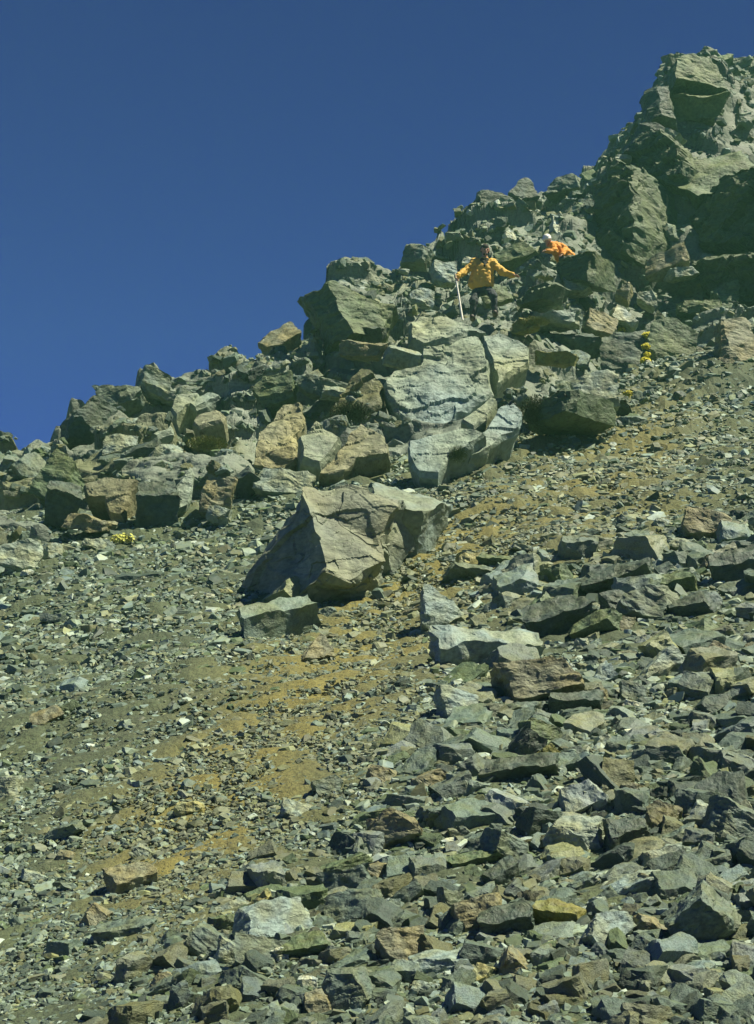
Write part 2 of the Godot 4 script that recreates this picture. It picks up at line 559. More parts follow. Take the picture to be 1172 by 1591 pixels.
func stone_colour(r: RandomNumberGenerator, sandy: float) -> Color:
	var v := r.randf()
	var c: Color = COL.grey
	if v < 0.045: c = COL.white * 0.95
	elif v < 0.24: c = COL.pale * 1.08
	elif v < 0.34: c = COL.silver
	elif v < 0.52: c = COL.dark
	elif v < 0.62: c = COL.green
	elif v < 0.68: c = COL.brown
	if r.randf() < 0.16 + 0.62 * sandy: c = c.lerp(COL.tan if r.randf() < 0.8 else COL.cream, 0.75)
	return c * r.randf_range(0.75, 1.25)

func lying(r: RandomNumberGenerator, n: Vector3, tilt: float) -> Basis:
	var y := (n + Vector3(r.randfn(0, tilt), r.randfn(0, tilt), r.randfn(0, tilt))).normalized()
	var x := Vector3(r.randf_range(-1, 1), 0, r.randf_range(-0.8, 0.8)).normalized().cross(y).cross(y) * -1.0
	x = x.normalized()
	return Basis(x, y, x.cross(y))

var bins := {}
func free_of_rocks(p: Vector3, r: float) -> bool:
	if bins.is_empty():
		for v in placed:
			var reach := int(ceil((v.w * 0.8 + 0.5) / 0.5))
			for i in range(-reach, reach + 1):
				for k in range(-reach, reach + 1):
					var key := Vector2i(floori(v.x / 0.5) + i, floori(v.z / 0.5) + k)
					if not bins.has(key): bins[key] = []
					bins[key].append(v)
	for v: Vector4 in bins.get(Vector2i(floori(p.x / 0.5), floori(p.z / 0.5)), []):
		var dx := v.x - p.x
		var dz := v.z - p.z
		var dy := v.y - p.y
		if dx * dx + dz * dz + dy * dy < (v.w * 0.8 + r * 0.35) * (v.w * 0.8 + r * 0.35): return false
	return true

# stones as parts of the sheet they lie on (the largest), the rest gathered as one heap of small ones
func strew(parent: Node3D, part: String, on_crag: bool, most: int, layers: Array, heap: Node3D):
	var r := RandomNumberGenerator.new()
	r.seed = 77 if on_crag else 41
	var many: Array = []
	for k in shapes.size() + large_shapes.size(): many.append([PackedFloat32Array(), 0])
	var large := []
	bins.clear()
	var small: Material = rock_small_far if on_crag else rock_small
	var materials := {}
	for layer in layers:
		for trial in layer[0]:
			var px := r.randf_range(-220, 1400)
			var p: Vector3
			var frame: Vector2
			if on_crag:
				var q := pow(r.randf(), 1.0) * (0.92 if layer[6] else 0.97)
				var t := px_to_t(px)
				var d := lerpf(table(base_d, t), table(crest_d, t), q)
				p = Vector3(t * d, ground_h(t * d, d), -d)
			else:
				var py := r.randf_range(560, 1850)
				var t := px_to_t(px)
				var d := row_d(py)
				d = d + 0.9 * t * d * 0.25
				if d > table(base_d, t) + 2.4 or d < 2.6: continue
				p = Vector3(t * d, scree_h(t * d, d), -d)
			frame = to_px(p)
			var size: float = layer[1] * pow(layer[2] / layer[1], pow(r.randf(), 1.7))
			var sandy := 0.0
			if not on_crag:
				var c := coarse_at(frame)
				sandy = sandy_at(frame)
				var chance: float = lerpf(layer[3], layer[4], c) * (1.0 - sandy * layer[5])
				if r.randf() > chance: continue
			var m := depth_of(p) / F
			var s := size * m
			var big: bool = layer[6]
			if (big or s > (0.34 if on_crag else 0.05)) and not free_of_rocks(p, s * 0.5): continue
			var n := normal_at(p.x, -p.z) if on_crag else Vector3(-0.155, 1.0, 0.28 - 0.0104 * p.z).normalized()
			if on_crag:
				n = (bed.inverse() * Vector3.UP * 0.75 + n * 0.5).normalized()
				p += ridge_n(p.x / -p.z) * (block_relief(p) - 0.34)
				if frame.x < 880.0 and calm_at(p) > 0.4: continue
			var b := lying(r, n, 0.38 if on_crag else 0.3)
			p += n * s * (r.randf_range(-0.22, 0.12) if on_crag else r.randf_range(-0.12, 0.16))
			var c := stone_colour(r, sandy if not on_crag else 0.05) * (1.2 if on_crag else 1.0)
			if on_crag and (c.r > 0.4 or c.g > 0.3): c = c * 0.75
			if big and c.g > 0.33: c = c * 0.55
			var k := r.randi() % shapes.size()
			if layer[6]:
				var e := Transform3D(b.scaled_local(Vector3(s, s * r.randf_range(0.75, 1.2), s * r.randf_range(0.8, 1.2))), p)
				var seen: bool = frame.x > -25 and frame.x < 1200 and frame.y > 40 and frame.y < 1620
				large.append([size if seen else size * 0.01, e, c, k % large_shapes.size()])
			else:
				var e := b.scaled_local(Vector3(s, s * r.randf_range(0.7, 1.2), s * r.randf_range(0.7, 1.2)))
				many[k][0].append_array(PackedFloat32Array([e.x.x, e.y.x, e.z.x, p.x, e.x.y, e.y.y, e.z.y, p.y, e.x.z, e.y.z, e.z.z, p.z, c.r, c.g, c.b, 1.0]))
				many[k][1] += 1
	# those that show largest are parts of their own, the rest joins the heap
	large.sort_custom(func(x, y): return x[0] > y[0])
	for n in large.size():
		var e: Transform3D = large[n][1]
		var c: Color = large[n][2]
		if n < most:
			var mk := "%d %d %d" % [int(c.r * 14.0), int(c.g / c.r * 8.0), int(c.b / c.r * 5.0)]
			if not materials.has(mk):
				var mm := (rock_single_far if on_crag else rock_single).duplicate() as StandardMaterial3D
				mm.albedo_color = Color(c.r, c.g, c.b).linear_to_srgb()
				materials[mk] = mm
			put(part, large_shapes[large[n][3]], materials[mk], parent).transform = e
		else:
			var k: int = shapes.size() + large[n][3]
			var g := e.basis
			many[k][0].append_array(PackedFloat32Array([g.x.x, g.y.x, g.z.x, e.origin.x, g.x.y, g.y.y, g.z.y, e.origin.y, g.x.z, g.y.z, g.z.z, e.origin.z, c.r, c.g, c.b, 1.0]))
			many[k][1] += 1
	for k in many.size():
		if many[k][1] == 0: continue
		var mm := MultiMesh.new()
		mm.transform_format = MultiMesh.TRANSFORM_3D
		mm.use_colors = true
		mm.mesh = shapes[k] if k < shapes.size() else large_shapes[k - shapes.size()]
		mm.instance_count = many[k][1]
		mm.buffer = many[k][0]
		var mi := MultiMeshInstance3D.new()
		mi.multimesh = mm
		mi.name = "rubble" if k == 0 else "rubble_%03d" % k
		mi.material_override = small if k < shapes.size() else (rock_single_far if on_crag else rock_single)
		mi.set_meta("kind", "stuff")
		heap.add_child(mi, true)
	print(part, " large ", large.size(), " rest ", many.map(func(a): return a[1]).reduce(func(a, b): return a + b))

var row_table := PackedFloat32Array()
func row_d(py: float) -> float:
	if row_table.is_empty():
		for i in 160: row_table.append(hit(586, 560 + i * 10.0, true))
	var k := clampf((py - 560.0) / 10.0, 0, 158.9)
	return lerpf(row_table[int(k)], row_table[int(k) + 1], k - int(k))

func px_to_t(px: float) -> float:
	return (px - 586.0) / F / 0.957

# ---------------------------------------------------------------- rocks one can point at
func split_boulder():
	var d := hit(470, 930)
	var at := along(520, 840, d)
	var m := depth_of(at) / F / 0.007
	var main := [Plane(Vector3(0.32, 0.46, 0.83).normalized(), 0.36), Plane(Vector3(-0.8, 0.0, 0.6).normalized(), 0.5), Plane(Vector3(0.1, -0.85, 0.5).normalized(), 0.76),
		Plane(Vector3(0.6, -0.65, 0.45).normalized(), 0.68), Plane(Vector3(-0.15, 0.9, 0.3).normalized(), 0.52), Plane(Vector3(-0.85, 0.45, 0.2).normalized(), 0.5),
		Plane(Vector3(0.95, 0.05, 0.1).normalized(), 0.5), Plane(Vector3(0, 0, -1), 0.9), Plane(Vector3(0, -1, 0), 0.75), Plane(Vector3(0.5, 0.75, 0.2).normalized(), 0.55)]
	var upper := [Plane(Vector3(0.25, 0.4, 0.87).normalized(), 0.26), Plane(Vector3(-0.9, 0.3, 0.2).normalized(), 0.26), Plane(Vector3(0.1, 0.95, 0.2).normalized(), 0.24), Plane(Vector3(0.9, -0.1, 0.3).normalized(), 0.3),
		Plane(Vector3(0.3, -0.9, 0.2).normalized(), 0.42), Plane(Vector3(0, 0, -1), 0.6), Plane(Vector3(-0.5, -0.7, 0.3).normalized(), 0.35)]
	var mesh := rock_mesh([["block", Vector3.ONE * m, Vector3.ZERO, Basis.IDENTITY, main], ["block", Vector3.ONE * m, Vector3(0.3, 0.2, -0.05) * m, Basis.IDENTITY, upper]], 4021, COL.pale * Color(0.84, 0.78, 0.74), 0.017, 0.42, 1.5)
	var o := put("boulder", mesh, rock_boulder)
	o.position = at
	tag(o, "largest boulder on the scree, buff front and dark shaded left side", "boulder")
	placed.append(Vector4(at.x, at.y, at.z - 0.2, 0.62))
	# the leaning slab to its right
	var at2 := along(632, 806, hit(640, 872) - 0.05)
	var roof := [Plane(Vector3(0.2, 0.9, 0.42).normalized(), 0.17), Plane(Vector3(0.0, -0.72, 0.7).normalized(), 0.16), Plane(Vector3(0.92, -0.4, 0.2).normalized(), 0.24), Plane(Vector3(-1, 0.1, 0), 0.42),
		Plane(Vector3(0, 0, -1), 0.75), Plane(Vector3(0, -1, 0), 0.6), Plane(Vector3(0.7, -0.4, 0.6).normalized(), 0.28), Plane(Vector3(0.05, 0.0, 1).normalized(), 0.33)]
	var s := put("rock_slab", rock_mesh([["slab", Vector3.ONE * m, Vector3.ZERO, Basis.IDENTITY, roof]], 4043, COL.silver * 0.8, 0.017, 0.3, 1.0), rock_boulder)
	s.position = at2
	tag(s, "pale topped overhanging slab leaning against the right of the largest boulder", "rock slab")
	placed.append(Vector4(at2.x, at2.y, at2.z, 0.4))

func individual_rocks():
	split_boulder()
	# around the big boulder
	rock(606, 812, 22, 44, -12, "block", "silver", "upright grey stone under the overhanging slab beside the largest boulder", "stone", {"d": hit(600, 872) - 0.15})
	rock(600, 860, 28, 18, 5, "lump", "pale", "small rounded pale stone at the lower right of the largest boulder", "stone")
	rock(607, 889, 22, 13, -8, "block", "grey", "small grey stone below the round pale one by the largest boulder", "stone")
	rock(434, 962, 128, 68, 18, "ledge", "grey", "long grey slab tilted up to the right, just below the largest boulder", "rock slab", {"deep": 0.55, "foot": 0.42, "tone": 1.25})
	rock(488, 1012, 48, 40, 20, "wedge", "tan", "wedge of buff rock lying below the long tilted grey slab", "rock")
	rock(510, 952, 26, 16, 8, "lump", "grey", "dark little stone at the foot of the largest boulder", "stone")
	rock(596, 912, 30, 12, 10, "slab", "grey", "thin flat stone on the sand below the largest boulder's right end", "stone")
	# middle of the scree, right of the boulder
	rock(700, 866, 30, 14, 10, "slab", "silver", "pale flat stone left of the cream stone at the top of the gully", "stone")
	rock(728, 869, 34, 20, -8, "block", "cream", "cream coloured stone lying between two dark flat stones", "stone")
	rock(740, 888, 74, 26, -12, "ledge", "grey", "dark flat slab under the cream stone right of the overhanging slab", "rock slab")
	rock(770, 872, 50, 22, -15, "ledge", "green", "mossy green flat stone right of the cream stone", "stone")
	rock(813, 850, 34, 14, -10, "slab", "pale", "pale lens shaped stone above the scatter of bluish stones", "stone")
	rock(853, 870, 26, 16, -6, "lump", "silver", "bluish oval stone alone on fine gravel", "stone")
	rock(800, 903, 28, 14, 4, "slab", "silver", "small bluish flat stone below the oval one", "stone")
	rock(655, 946, 52, 18, 12, "slab", "tan", "flat tan stone left of the pointed bright wedge", "stone")
	rock(686, 956, 62, 56, 8, "wedge", "silver", "pointed bright wedge of rock standing alone on the sandy strip", "rock")
	rock(788, 935, 46, 24, 16, "wedge", "grey", "grey wedge half buried above the widest flat boulder", "rock")
	rock(962, 902, 104, 58, 15, "ledge", "dark", "long dark flat boulder with a shaded front, right of centre", "boulder")
	rock(1008, 938, 74, 66, -25, "wedge", "grey", "steep grey wedge touching the long dark boulder's right end", "rock")
	rock(960, 940, 50, 42, 10, "lump", "dark", "dark round rock between the long dark boulder and the steep wedge", "rock")
	rock(868, 965, 92, 66, 18, "ledge", "dark", "darkest big rock behind the widest flat boulder", "boulder")
	rock(962, 970, 42, 32, -4, "block", "tan", "tan block with ribbed face in front of the dark round rock", "rock")
	rock(925, 976, 70, 48, 20, "ledge", "green", "olive rock next to the ribbed tan block", "rock")
	rock(757, 1010, 156, 72, 3, "ledge", "silver", "widest flat boulder, shining top and black shaded front", "boulder", {"deep": 0.6, "bumpy": 0.5})
	rock(838, 1066, 122, 60, 10, "block", "tan", "buff block with sloping top under the right end of the widest flat boulder", "boulder", {"pitch": -20})
	rock(808, 1104, 50, 28, 8, "ledge", "grey", "grey ledge stone below the buff sloping block", "rock")
	rock(707, 1097, 54, 46, -4, "block", "silver", "square pale block sitting alone on the gravel", "rock", {"yaw": 25.0, "pitch": -14})
	rock(758, 1104, 20, 12, 5, "lump", "cream", "bright cream pebble right of the square pale block", "stone")
	rock(896, 1095, 78, 46, 4, "ledge", "dark", "black mouthed rock in the middle of the boulder field", "boulder")
	rock(932, 1086, 22, 32, 0, "block", "tan", "small tan block at the right end of the black mouthed rock", "stone")
	rock(842, 1142, 62, 52, 10, "wedge", "green", "olive grey rock below the black mouthed rock", "rock")
	rock(1024, 1036, 78, 46, 20, "wedge", "pale", "pale tilted slab with a cream upper edge, right of the boulder field", "rock slab")
	rock(998, 1030, 24, 9, 15, "sliver", "cream", "cream sliver at the left tip of the pale tilted slab", "stone")
	rock(905, 1004, 28, 20, 0, "lump", "pale", "round pale stone right of the widest flat boulder", "stone")
	rock(888, 1037, 16, 10, -10, "lump", "white", "tiny white pebble above the buff sloping block", "stone")
	rock(932, 1052, 46, 28, 35, "wedge", "silver", "bluish wedge leaning up right of the buff sloping block", "rock")
	rock(986, 1077, 40, 24, -20, "block", "grey", "grey block between the bluish wedge and the pale tilted slab", "rock")
	rock(987, 1094, 28, 14, -18, "slab", "white", "whitish flat stone under the grey block at the right", "stone")
	rock(982, 1139, 32, 15, 8, "lump", "white", "brightest white quartz stone in the right half of the scree", "stone")
	rock(940, 1154, 28, 22, 10, "lump", "pale", "rounded pale stone left of and below the brightest quartz stone", "stone")
	rock(1117, 1013, 34, 28, -35, "block", "tan", "buff block tilted down to the right near the right edge", "stone")
	rock(1096, 818, 66, 52, -12, "block", "tan", "large buff rock high on the scree near the right edge", "rock")
	rock(1057, 848, 46, 22, -8, "lump", "pale", "pale oval rock just below the large buff rock on the right", "rock")
	rock(1028, 814, 22, 18, 0, "block", "silver", "small square bluish stone left of the large buff rock", "stone")
	rock(1062, 887, 22, 8, -38, "sliver", "white", "thin white sliver pointing down right on the upper scree", "stone")
	rock(1055, 908, 52, 42, 15, "ledge", "green", "olive rock with the thin white sliver on its top", "rock")
	rock(1104, 879, 26, 20, -25, "block", "tan", "tilted tan stone right of the thin white sliver", "stone")
	rock(1148, 885, 70, 74, 10, "ledge", "dark", "large dark rock at the right edge above the middle", "boulder")
	rock(1072, 945, 62, 44, 12, "ledge", "dark", "dark hollow rock right of the steep grey wedge", "rock")
	rock(876, 714, 16, 10, 0, "lump", "white", "white pebble near the foot of the crag, left one of two", "stone")
	rock(952, 691, 12, 8, 0, "lump", "white", "white pebble near the foot of the crag, right one of two", "stone")
	# lower right field
	rock(818, 1160, 44, 62, 55, "slab", "dark", "dark slab standing on edge in the lower boulder field", "rock slab", {"deep": 0.6})
	rock(812, 1198, 112, 50, 10, "ledge", "dark", "long black shadowed rock above the blue grey slab", "boulder")
	rock(858, 1174, 36, 26, -40, "sliver", "ochre", "arched rock with an ochre edge at the end of the long black rock", "rock")
	rock(700, 1263, 84, 38, 10, "slab", "grey", "blue grey lens shaped slab left of the lower boulder field", "rock slab", {"tone": 0.9})
	rock(668, 1210, 50, 38, -12, "wedge", "tan", "rusty tan stone above the blue grey slab", "rock")
	rock(616, 1292, 86, 62, 14, "wedge", "tan", "big tan wedge left of the blue grey slab, black shadow below", "boulder", {"pitch": -24})
	rock(700, 1306, 36, 9, 8, "sliver", "white", "white quartz sliver right of the big tan wedge", "stone")
	rock(625, 1353, 18, 8, 12, "sliver", "white", "short white sliver below the big tan wedge", "stone")
	rock(601, 1406, 22, 16, 4, "lump", "white", "white chunky pebble at the point of the flat grey slab", "stone")
	rock(545, 1414, 84, 52, 18, "face", "grey", "flat faced grey slab in the lower middle of the scree", "rock slab", {"pitch": -38})
	rock(535, 1345, 76, 30, 24, "slab", "green", "flat olive slab above the flat faced grey slab", "rock slab")
	rock(588, 1350, 34, 36, -30, "wedge", "tan", "small tan wedge under the big tan wedge", "stone")
	rock(540, 1372, 70, 34, 16, "block", "grey", "low grey block between the two flat slabs", "rock")
	rock(458, 1258, 42, 28, -14, "face", "pale", "pale flat stone on the fine gravel left of the big tan wedge", "stone")
	rock(508, 1222, 40, 28, 20, "block", "grey", "grey stone on the gravel above the pale flat stone", "stone")
	rock(592, 1206, 40, 30, -20, "block", "tan", "dull tan stone up the gravel from the big tan wedge", "stone")
	rock(580, 1270, 54, 30, 10, "slab", "green", "mottled olive stone left of the big tan wedge", "rock")
	rock(902, 1300, 92, 62, 10, "lump", "pale", "large speckled pale boulder in the lower right", "boulder")
	rock(978, 1302, 66, 60, 10, "ledge", "dark", "dark rock in the shade right of the speckled pale boulder", "boulder")
	rock(1026, 1334, 66, 32, 14, "block", "pale", "pale cracked block right of the dark shaded rock", "rock")
	rock(985, 1228, 38, 22, -12, "lump", "tan", "rounded tan stone above the dark shaded rock", "stone")
	rock(1032, 1270, 40, 42, -30, "block", "brown", "brownish block up right of the dark shaded rock", "rock")
	rock(1090, 1262, 32, 28, -40, "block", "pale", "pale tilted stone near the right edge in the lower half", "stone")
	rock(1135, 1280, 64, 74, -20, "block", "grey", "bluish grey boulder at the right edge of the lower field", "boulder")
	rock(1050, 1300, 64, 26, 20, "slab", "grey", "flat grey slab leaning against the bluish grey boulder", "rock slab")
	rock(785, 1318, 62, 44, -18, "block", "grey", "squarish grey rock left of the speckled pale boulder", "rock")
	rock(740, 1338, 66, 30, 14, "ledge", "green", "mossy looking long rock below the quartz sliver", "rock")
	rock(824, 1346, 22, 18, -35, "lump", "cream", "cream stone under the speckled pale boulder", "stone")
	rock(920, 1342, 46, 20, 10, "slab", "green", "flat olive stone beneath the speckled pale boulder", "stone")
	rock(784, 1362, 50, 46, 30, "ledge", "dark", "dark angular rock in the hollow left of the cream stone", "rock")
	rock(906, 1374, 40, 28, 32, "slab", "grey", "grey slab tipped up in the middle of the lower right", "stone")
	rock(985, 1376, 96, 38, 18, "slab", "silver", "long bluish slab below the pale cracked block", "rock slab")
	rock(1018, 1376, 46, 30, -10, "block", "tan", "tan block at the right end of the long bluish slab", "rock")
	rock(700, 1408, 28, 52, 5, "block", "grey", "upright grey stone right of the white chunky pebble", "stone")
	rock(746, 1424, 66, 62, 22, "block", "tan", "buff block with a flat sunny top beside the blackest hollow rock", "boulder", {"pitch": -22})
	rock(790, 1436, 80, 60, 14, "ledge", "dark", "blackest hollow rock in the lower right", "boulder")
	rock(868, 1424, 72, 46, -14, "ledge", "ochre", "yellowish brown slab with a dark hollow under it", "rock slab")
	rock(944, 1446, 74, 48, 38, "wedge", "silver", "bright grey wedge pointing up right in the lower right", "boulder", {"pitch": -20})
	rock(1020, 1438, 64, 26, -22, "slab", "tan", "buff slab sloping down right of the bright grey wedge", "rock slab")
	rock(930, 1402, 30, 16, 0, "block", "silver", "small squared grey stone above the bright grey wedge", "stone")
	rock(1092, 1432, 84, 110, 40, "slab", "grey", "largest dim slab leaning at the lower right edge", "boulder", {"deep": 0.7})
	rock(1070, 1438, 30, 22, 20, "lump", "cream", "lumpy cream stone left of the leaning dim slab", "stone")
	rock(684, 1498, 92, 34, 8, "slab", "silver", "long pale speckled slab near the bottom middle", "rock slab", {"thick": 1.0})
	rock(789, 1500, 46, 40, 28, "wedge", "tan", "tan wedge with a white tip near the bottom", "rock")
	rock(748, 1514, 24, 32, -30, "sliver", "cream", "cream sliver left of the white tipped tan wedge", "stone")
	rock(624, 1474, 66, 56, 6, "block", "tan", "rusty buff rock above the long pale speckled slab", "boulder")
	rock(655, 1536, 28, 24, 0, "lump", "pale", "pale lump below the long pale speckled slab", "stone")
	rock(618, 1570, 34, 44, 35, "wedge", "silver", "white ended grey wedge at the bottom edge", "stone")
	rock(545, 1540, 60, 74, 30, "block", "grey", "grey block at the bottom left of the long pale slab", "boulder")
	rock(496, 1560, 44, 44, 20, "lump", "tan", "tan lump at the bottom edge left of the grey block", "rock")
	rock(478, 1528, 32, 20, -4, "block", "white", "two toned white stone near the bottom edge", "stone")
	rock(440, 1484, 28, 30, 10, "lump", "white", "knobbly white quartz lump in the lower left", "stone", {"bumpy": 1.3})
	rock(420, 1436, 104, 60, 12, "face", "silver", "broad blue grey boulder above the knobbly quartz lump", "boulder", {"pitch": -30})
	rock(398, 1486, 62, 50, -14, "face", "grey", "dull grey slab hanging below the broad blue grey boulder", "boulder")
	rock(478, 1476, 66, 40, 14, "ledge", "green", "dark arched rock right of the knobbly quartz lump", "rock")
	rock(318, 1466, 52, 48, -30, "block", "grey", "grey stone left of the dull grey slab", "rock")
	rock(353, 1484, 32, 40, -20, "block", "pale", "pale stone between two grey rocks in the lower left", "stone")
	rock(356, 1408, 44, 12, 22, "sliver", "pale", "left one of two pale slivers in the lower left", "stone")
	rock(398, 1404, 48, 12, 38, "sliver", "cream", "right one of two pale slivers in the lower left", "stone")
	rock(358, 1434, 40, 32, 0, "lump", "green", "round olive stone under the two pale slivers", "stone")
	rock(202, 1368, 74, 44, 14, "block", "tan", "large yellowish rock on the lower left scree", "boulder", {"pitch": -20, "tone": 1.1})
	rock(295, 1256, 42, 24, 4, "lump", "cream", "cream yellow stone alone on the left scree", "rock")
	rock(222, 1326, 26, 22, -30, "block", "pale", "pale stone between the cream yellow stone and the yellowish rock", "stone")
	rock(102, 1332, 32, 20, -6, "lump", "tan", "tan stone near the left edge of the lower scree", "stone")
	rock(50, 1362, 32, 18, -14, "block", "pale", "pale pebble nearest the left edge of the lower scree", "stone")
	rock(150, 1424, 34, 34, -30, "block", "tan", "upright buff stone below the large yellowish rock", "stone")
	rock(195, 1442, 90, 30, 10, "slab", "grey", "dim grey slab right of the upright buff stone", "rock slab")
	rock(14, 1226, 34, 40, 10, "block", "pale", "pale rock at the left edge with a white lower corner", "rock")
	rock(72, 1112, 44, 26, 28, "face", "tan", "flat tan slab on fine scree near the left edge", "rock slab")
	rock(255, 1532, 60, 38, 30, "slab", "grey", "dim bluish slab at the bottom left", "rock slab")
	rock(265, 1528, 50, 26, -24, "block", "tan", "buff block at the bottom left beside the dim bluish slab", "rock")
	rock(100, 1290, 60, 26, 14, "slab", "grey", "low grey slab on the left scree under the cream yellow stone's level", "rock slab")
	# foot of the crag, left
	rock(26, 872, 62, 46, 6, "block", "pale", "large pale boulder at the left edge where the scree meets the crag", "boulder", {"pitch": -15})
	rock(80, 858, 34, 30, 0, "lump", "pale", "pale lump right of the large pale boulder at the left edge", "rock")
	rock(41, 890, 22, 10, 8, "lump", "white", "white stone just below the large pale boulder at the left edge", "stone")
	rock(150, 846, 40, 26, -30, "wedge", "pale", "pale pointed stone at the crag's foot on the left", "stone")
	rock(325, 926, 16, 10, 0, "lump", "white", "white pebble left of the largest boulder", "stone")
	rock(350, 920, 22, 9, 8, "lump", "cream", "cream pebble left of the largest boulder", "stone")
	# crag: plates of rock
	plate([Vector2(594, 600), Vector2(608, 577), Vector2(652, 565), Vector2(656, 540), Vector2(700, 538), Vector2(734, 519), Vector2(746, 525), Vector2(760, 565), Vector2(768, 603), Vector2(756, 615), Vector2(697, 654), Vector2(663, 668), Vector2(618, 644), Vector2(601, 620)], Vector3(-0.05, 0.5, 0.85), 0.8, "silver", "great grey slab in the centre of the crag, seamed across its lower edge", "rock slab", {"out": 1.4, "bumpy": 0.55})
	plate([Vector2(748, 521), Vector2(779, 516), Vector2(803, 525), Vector2(823, 538), Vector2(826, 562), Vector2(789, 589), Vector2(773, 602), Vector2(764, 562), Vector2(752, 537)], Vector3(0.1, 0.52, 0.84), 0.8, "pale", "grey slab right of the vertical crack in the middle of the crag", "rock slab", {"out": 1.5, "bumpy": 0.55})
	plate([Vector2(634, 497), Vector2(652, 487), Vector2(693, 490), Vector2(734, 504), Vector2(762, 518), Vector2(734, 516), Vector2(700, 530), Vector2(656, 531), Vector2(635, 525)], Vector3(0.02, 0.62, 0.78), 0.9, "pale", "long cap slab on which the climber with the stick stands", "rock slab", {"out": 1.35})
	plate([Vector2(632, 684), Vector2(663, 673), Vector2(720, 660), Vector2(756, 671), Vector2(729, 693), Vector2(698, 706), Vector2(680, 737), Vector2(649, 733), Vector2(632, 711)], Vector3(-0.1, 0.55, 0.83), 0.6, "silver", "pale slab below the seam of the great grey slab", "rock slab", {"out": 0.9, "bumpy": 0.6})
	plate([Vector2(756, 662), Vector2(774, 631), Vector2(800, 622), Vector2(816, 635), Vector2(809, 662), Vector2(783, 675), Vector2(760, 698), Vector2(729, 711), Vector2(720, 693)], Vector3(0.12, 0.55, 0.83), 0.6, "silver", "pale rounded slab right of and below the seam", "rock slab", {"out": 0.9, "bumpy": 0.6})
	plate([Vector2(716, 653), Vector2(752, 626), Vector2(765, 615), Vector2(775, 622), Vector2(757, 650), Vector2(735, 662)], Vector3(0.0, 0.6, 0.8), 0.5, "pale", "little three cornered slab in the seam of the great grey slab", "rock slab", {"out": 1.0})
	plate([Vector2(388, 724), Vector2(397, 680), Vector2(441, 627), Vector2(468, 618), Vector2(476, 658), Vector2(463, 675), Vector2(459, 720), Vector2(419, 729)], Vector3(-0.1, 0.5, 0.86), 0.9, "tan", "biggest tan slab left of the great grey slab, low on the crag", "rock slab", {"out": 1.0, "tone": 1.15})
	plate([Vector2(463, 675), Vector2(490, 653), Vector2(534, 675), Vector2(516, 706), Vector2(499, 724), Vector2(468, 715)], Vector3(0.1, 0.5, 0.86), 0.8, "pale", "pale tan slab against the right of the biggest tan slab", "rock slab", {"out": 1.1, "tone": 0.95})
	plate([Vector2(521, 706), Vector2(539, 675), Vector2(561, 653), Vector2(596, 675), Vector2(610, 711), Vector2(596, 715), Vector2(552, 724), Vector2(534, 742), Vector2(494, 746), Vector2(503, 724)], Vector3(0.0, 0.5, 0.86), 0.8, "tan", "broad tan slab under the left corner of the great grey slab", "rock slab", {"out": 0.9, "tone": 1.15})
	plate([Vector2(201, 652), Vector2(218, 642), Vector2(253, 642), Vector2(271, 656), Vector2(270, 669), Vector2(246, 680), Vector2(222, 669), Vector2(201, 666)], Vector3(0.1, 0.6, 0.8), 0.7, "pale", "broad pale slab in the sun on the left crag", "rock slab")
	plate([Vector2(263, 635), Vector2(273, 611), Vector2(328, 605), Vector2(345, 611), Vector2(307, 635), Vector2(293, 629), Vector2(273, 646)], Vector3(0.0, 0.6, 0.8), 0.7, "pale", "upper pale slab beside the broad one on the left crag", "rock slab")
	plate([Vector2(297, 656), Vector2(300, 646), Vector2(341, 634), Vector2(352, 642), Vector2(348, 652), Vector2(307, 666)], Vector3(-0.1, 0.6, 0.8), 0.6, "tan", "buff slab below the upper pale slab on the left crag", "rock slab", {"tone": 1.15})
	plate([Vector2(126, 748), Vector2(164, 734), Vector2(218, 745), Vector2(205, 762), Vector2(191, 803), Vector2(171, 799), Vector2(160, 775), Vector2(130, 772)], Vector3(-0.1, 0.42, 0.9), 0.8, "tan", "square buff face of rock low on the left crag", "rock block")
	plate([Vector2(270, 758), Vector2(297, 721), Vector2(304, 734), Vector2(300, 768), Vector2(290, 789), Vector2(273, 796)], Vector3(0.2, 0.3, 0.93), 0.7, "pale", "tall pale slab standing on end low on the left crag", "rock slab")
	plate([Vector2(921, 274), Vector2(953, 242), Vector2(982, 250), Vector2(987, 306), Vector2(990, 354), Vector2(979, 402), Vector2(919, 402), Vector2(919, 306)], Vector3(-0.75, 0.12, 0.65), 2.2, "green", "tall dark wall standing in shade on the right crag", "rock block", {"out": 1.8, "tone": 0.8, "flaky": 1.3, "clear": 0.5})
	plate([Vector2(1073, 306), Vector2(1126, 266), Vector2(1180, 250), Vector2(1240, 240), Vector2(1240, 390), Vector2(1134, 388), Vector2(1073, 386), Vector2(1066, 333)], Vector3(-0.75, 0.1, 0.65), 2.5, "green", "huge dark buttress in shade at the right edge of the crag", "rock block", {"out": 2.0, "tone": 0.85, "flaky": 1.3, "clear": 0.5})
	plate([Vector2(985, 205), Vector2(1030, 200), Vector2(1062, 226), Vector2(1070, 253), Vector2(1062, 280), Vector2(1030, 290), Vector2(1009, 280), Vector2(988, 274)], Vector3(-0.7, 0.15, 0.7), 1.8, "green", "shaded face of rock under the pale slanting slab on the tower's flank", "rock block", {"out": 1.5, "tone": 0.75, "flaky": 1.3, "clear": 0.5})
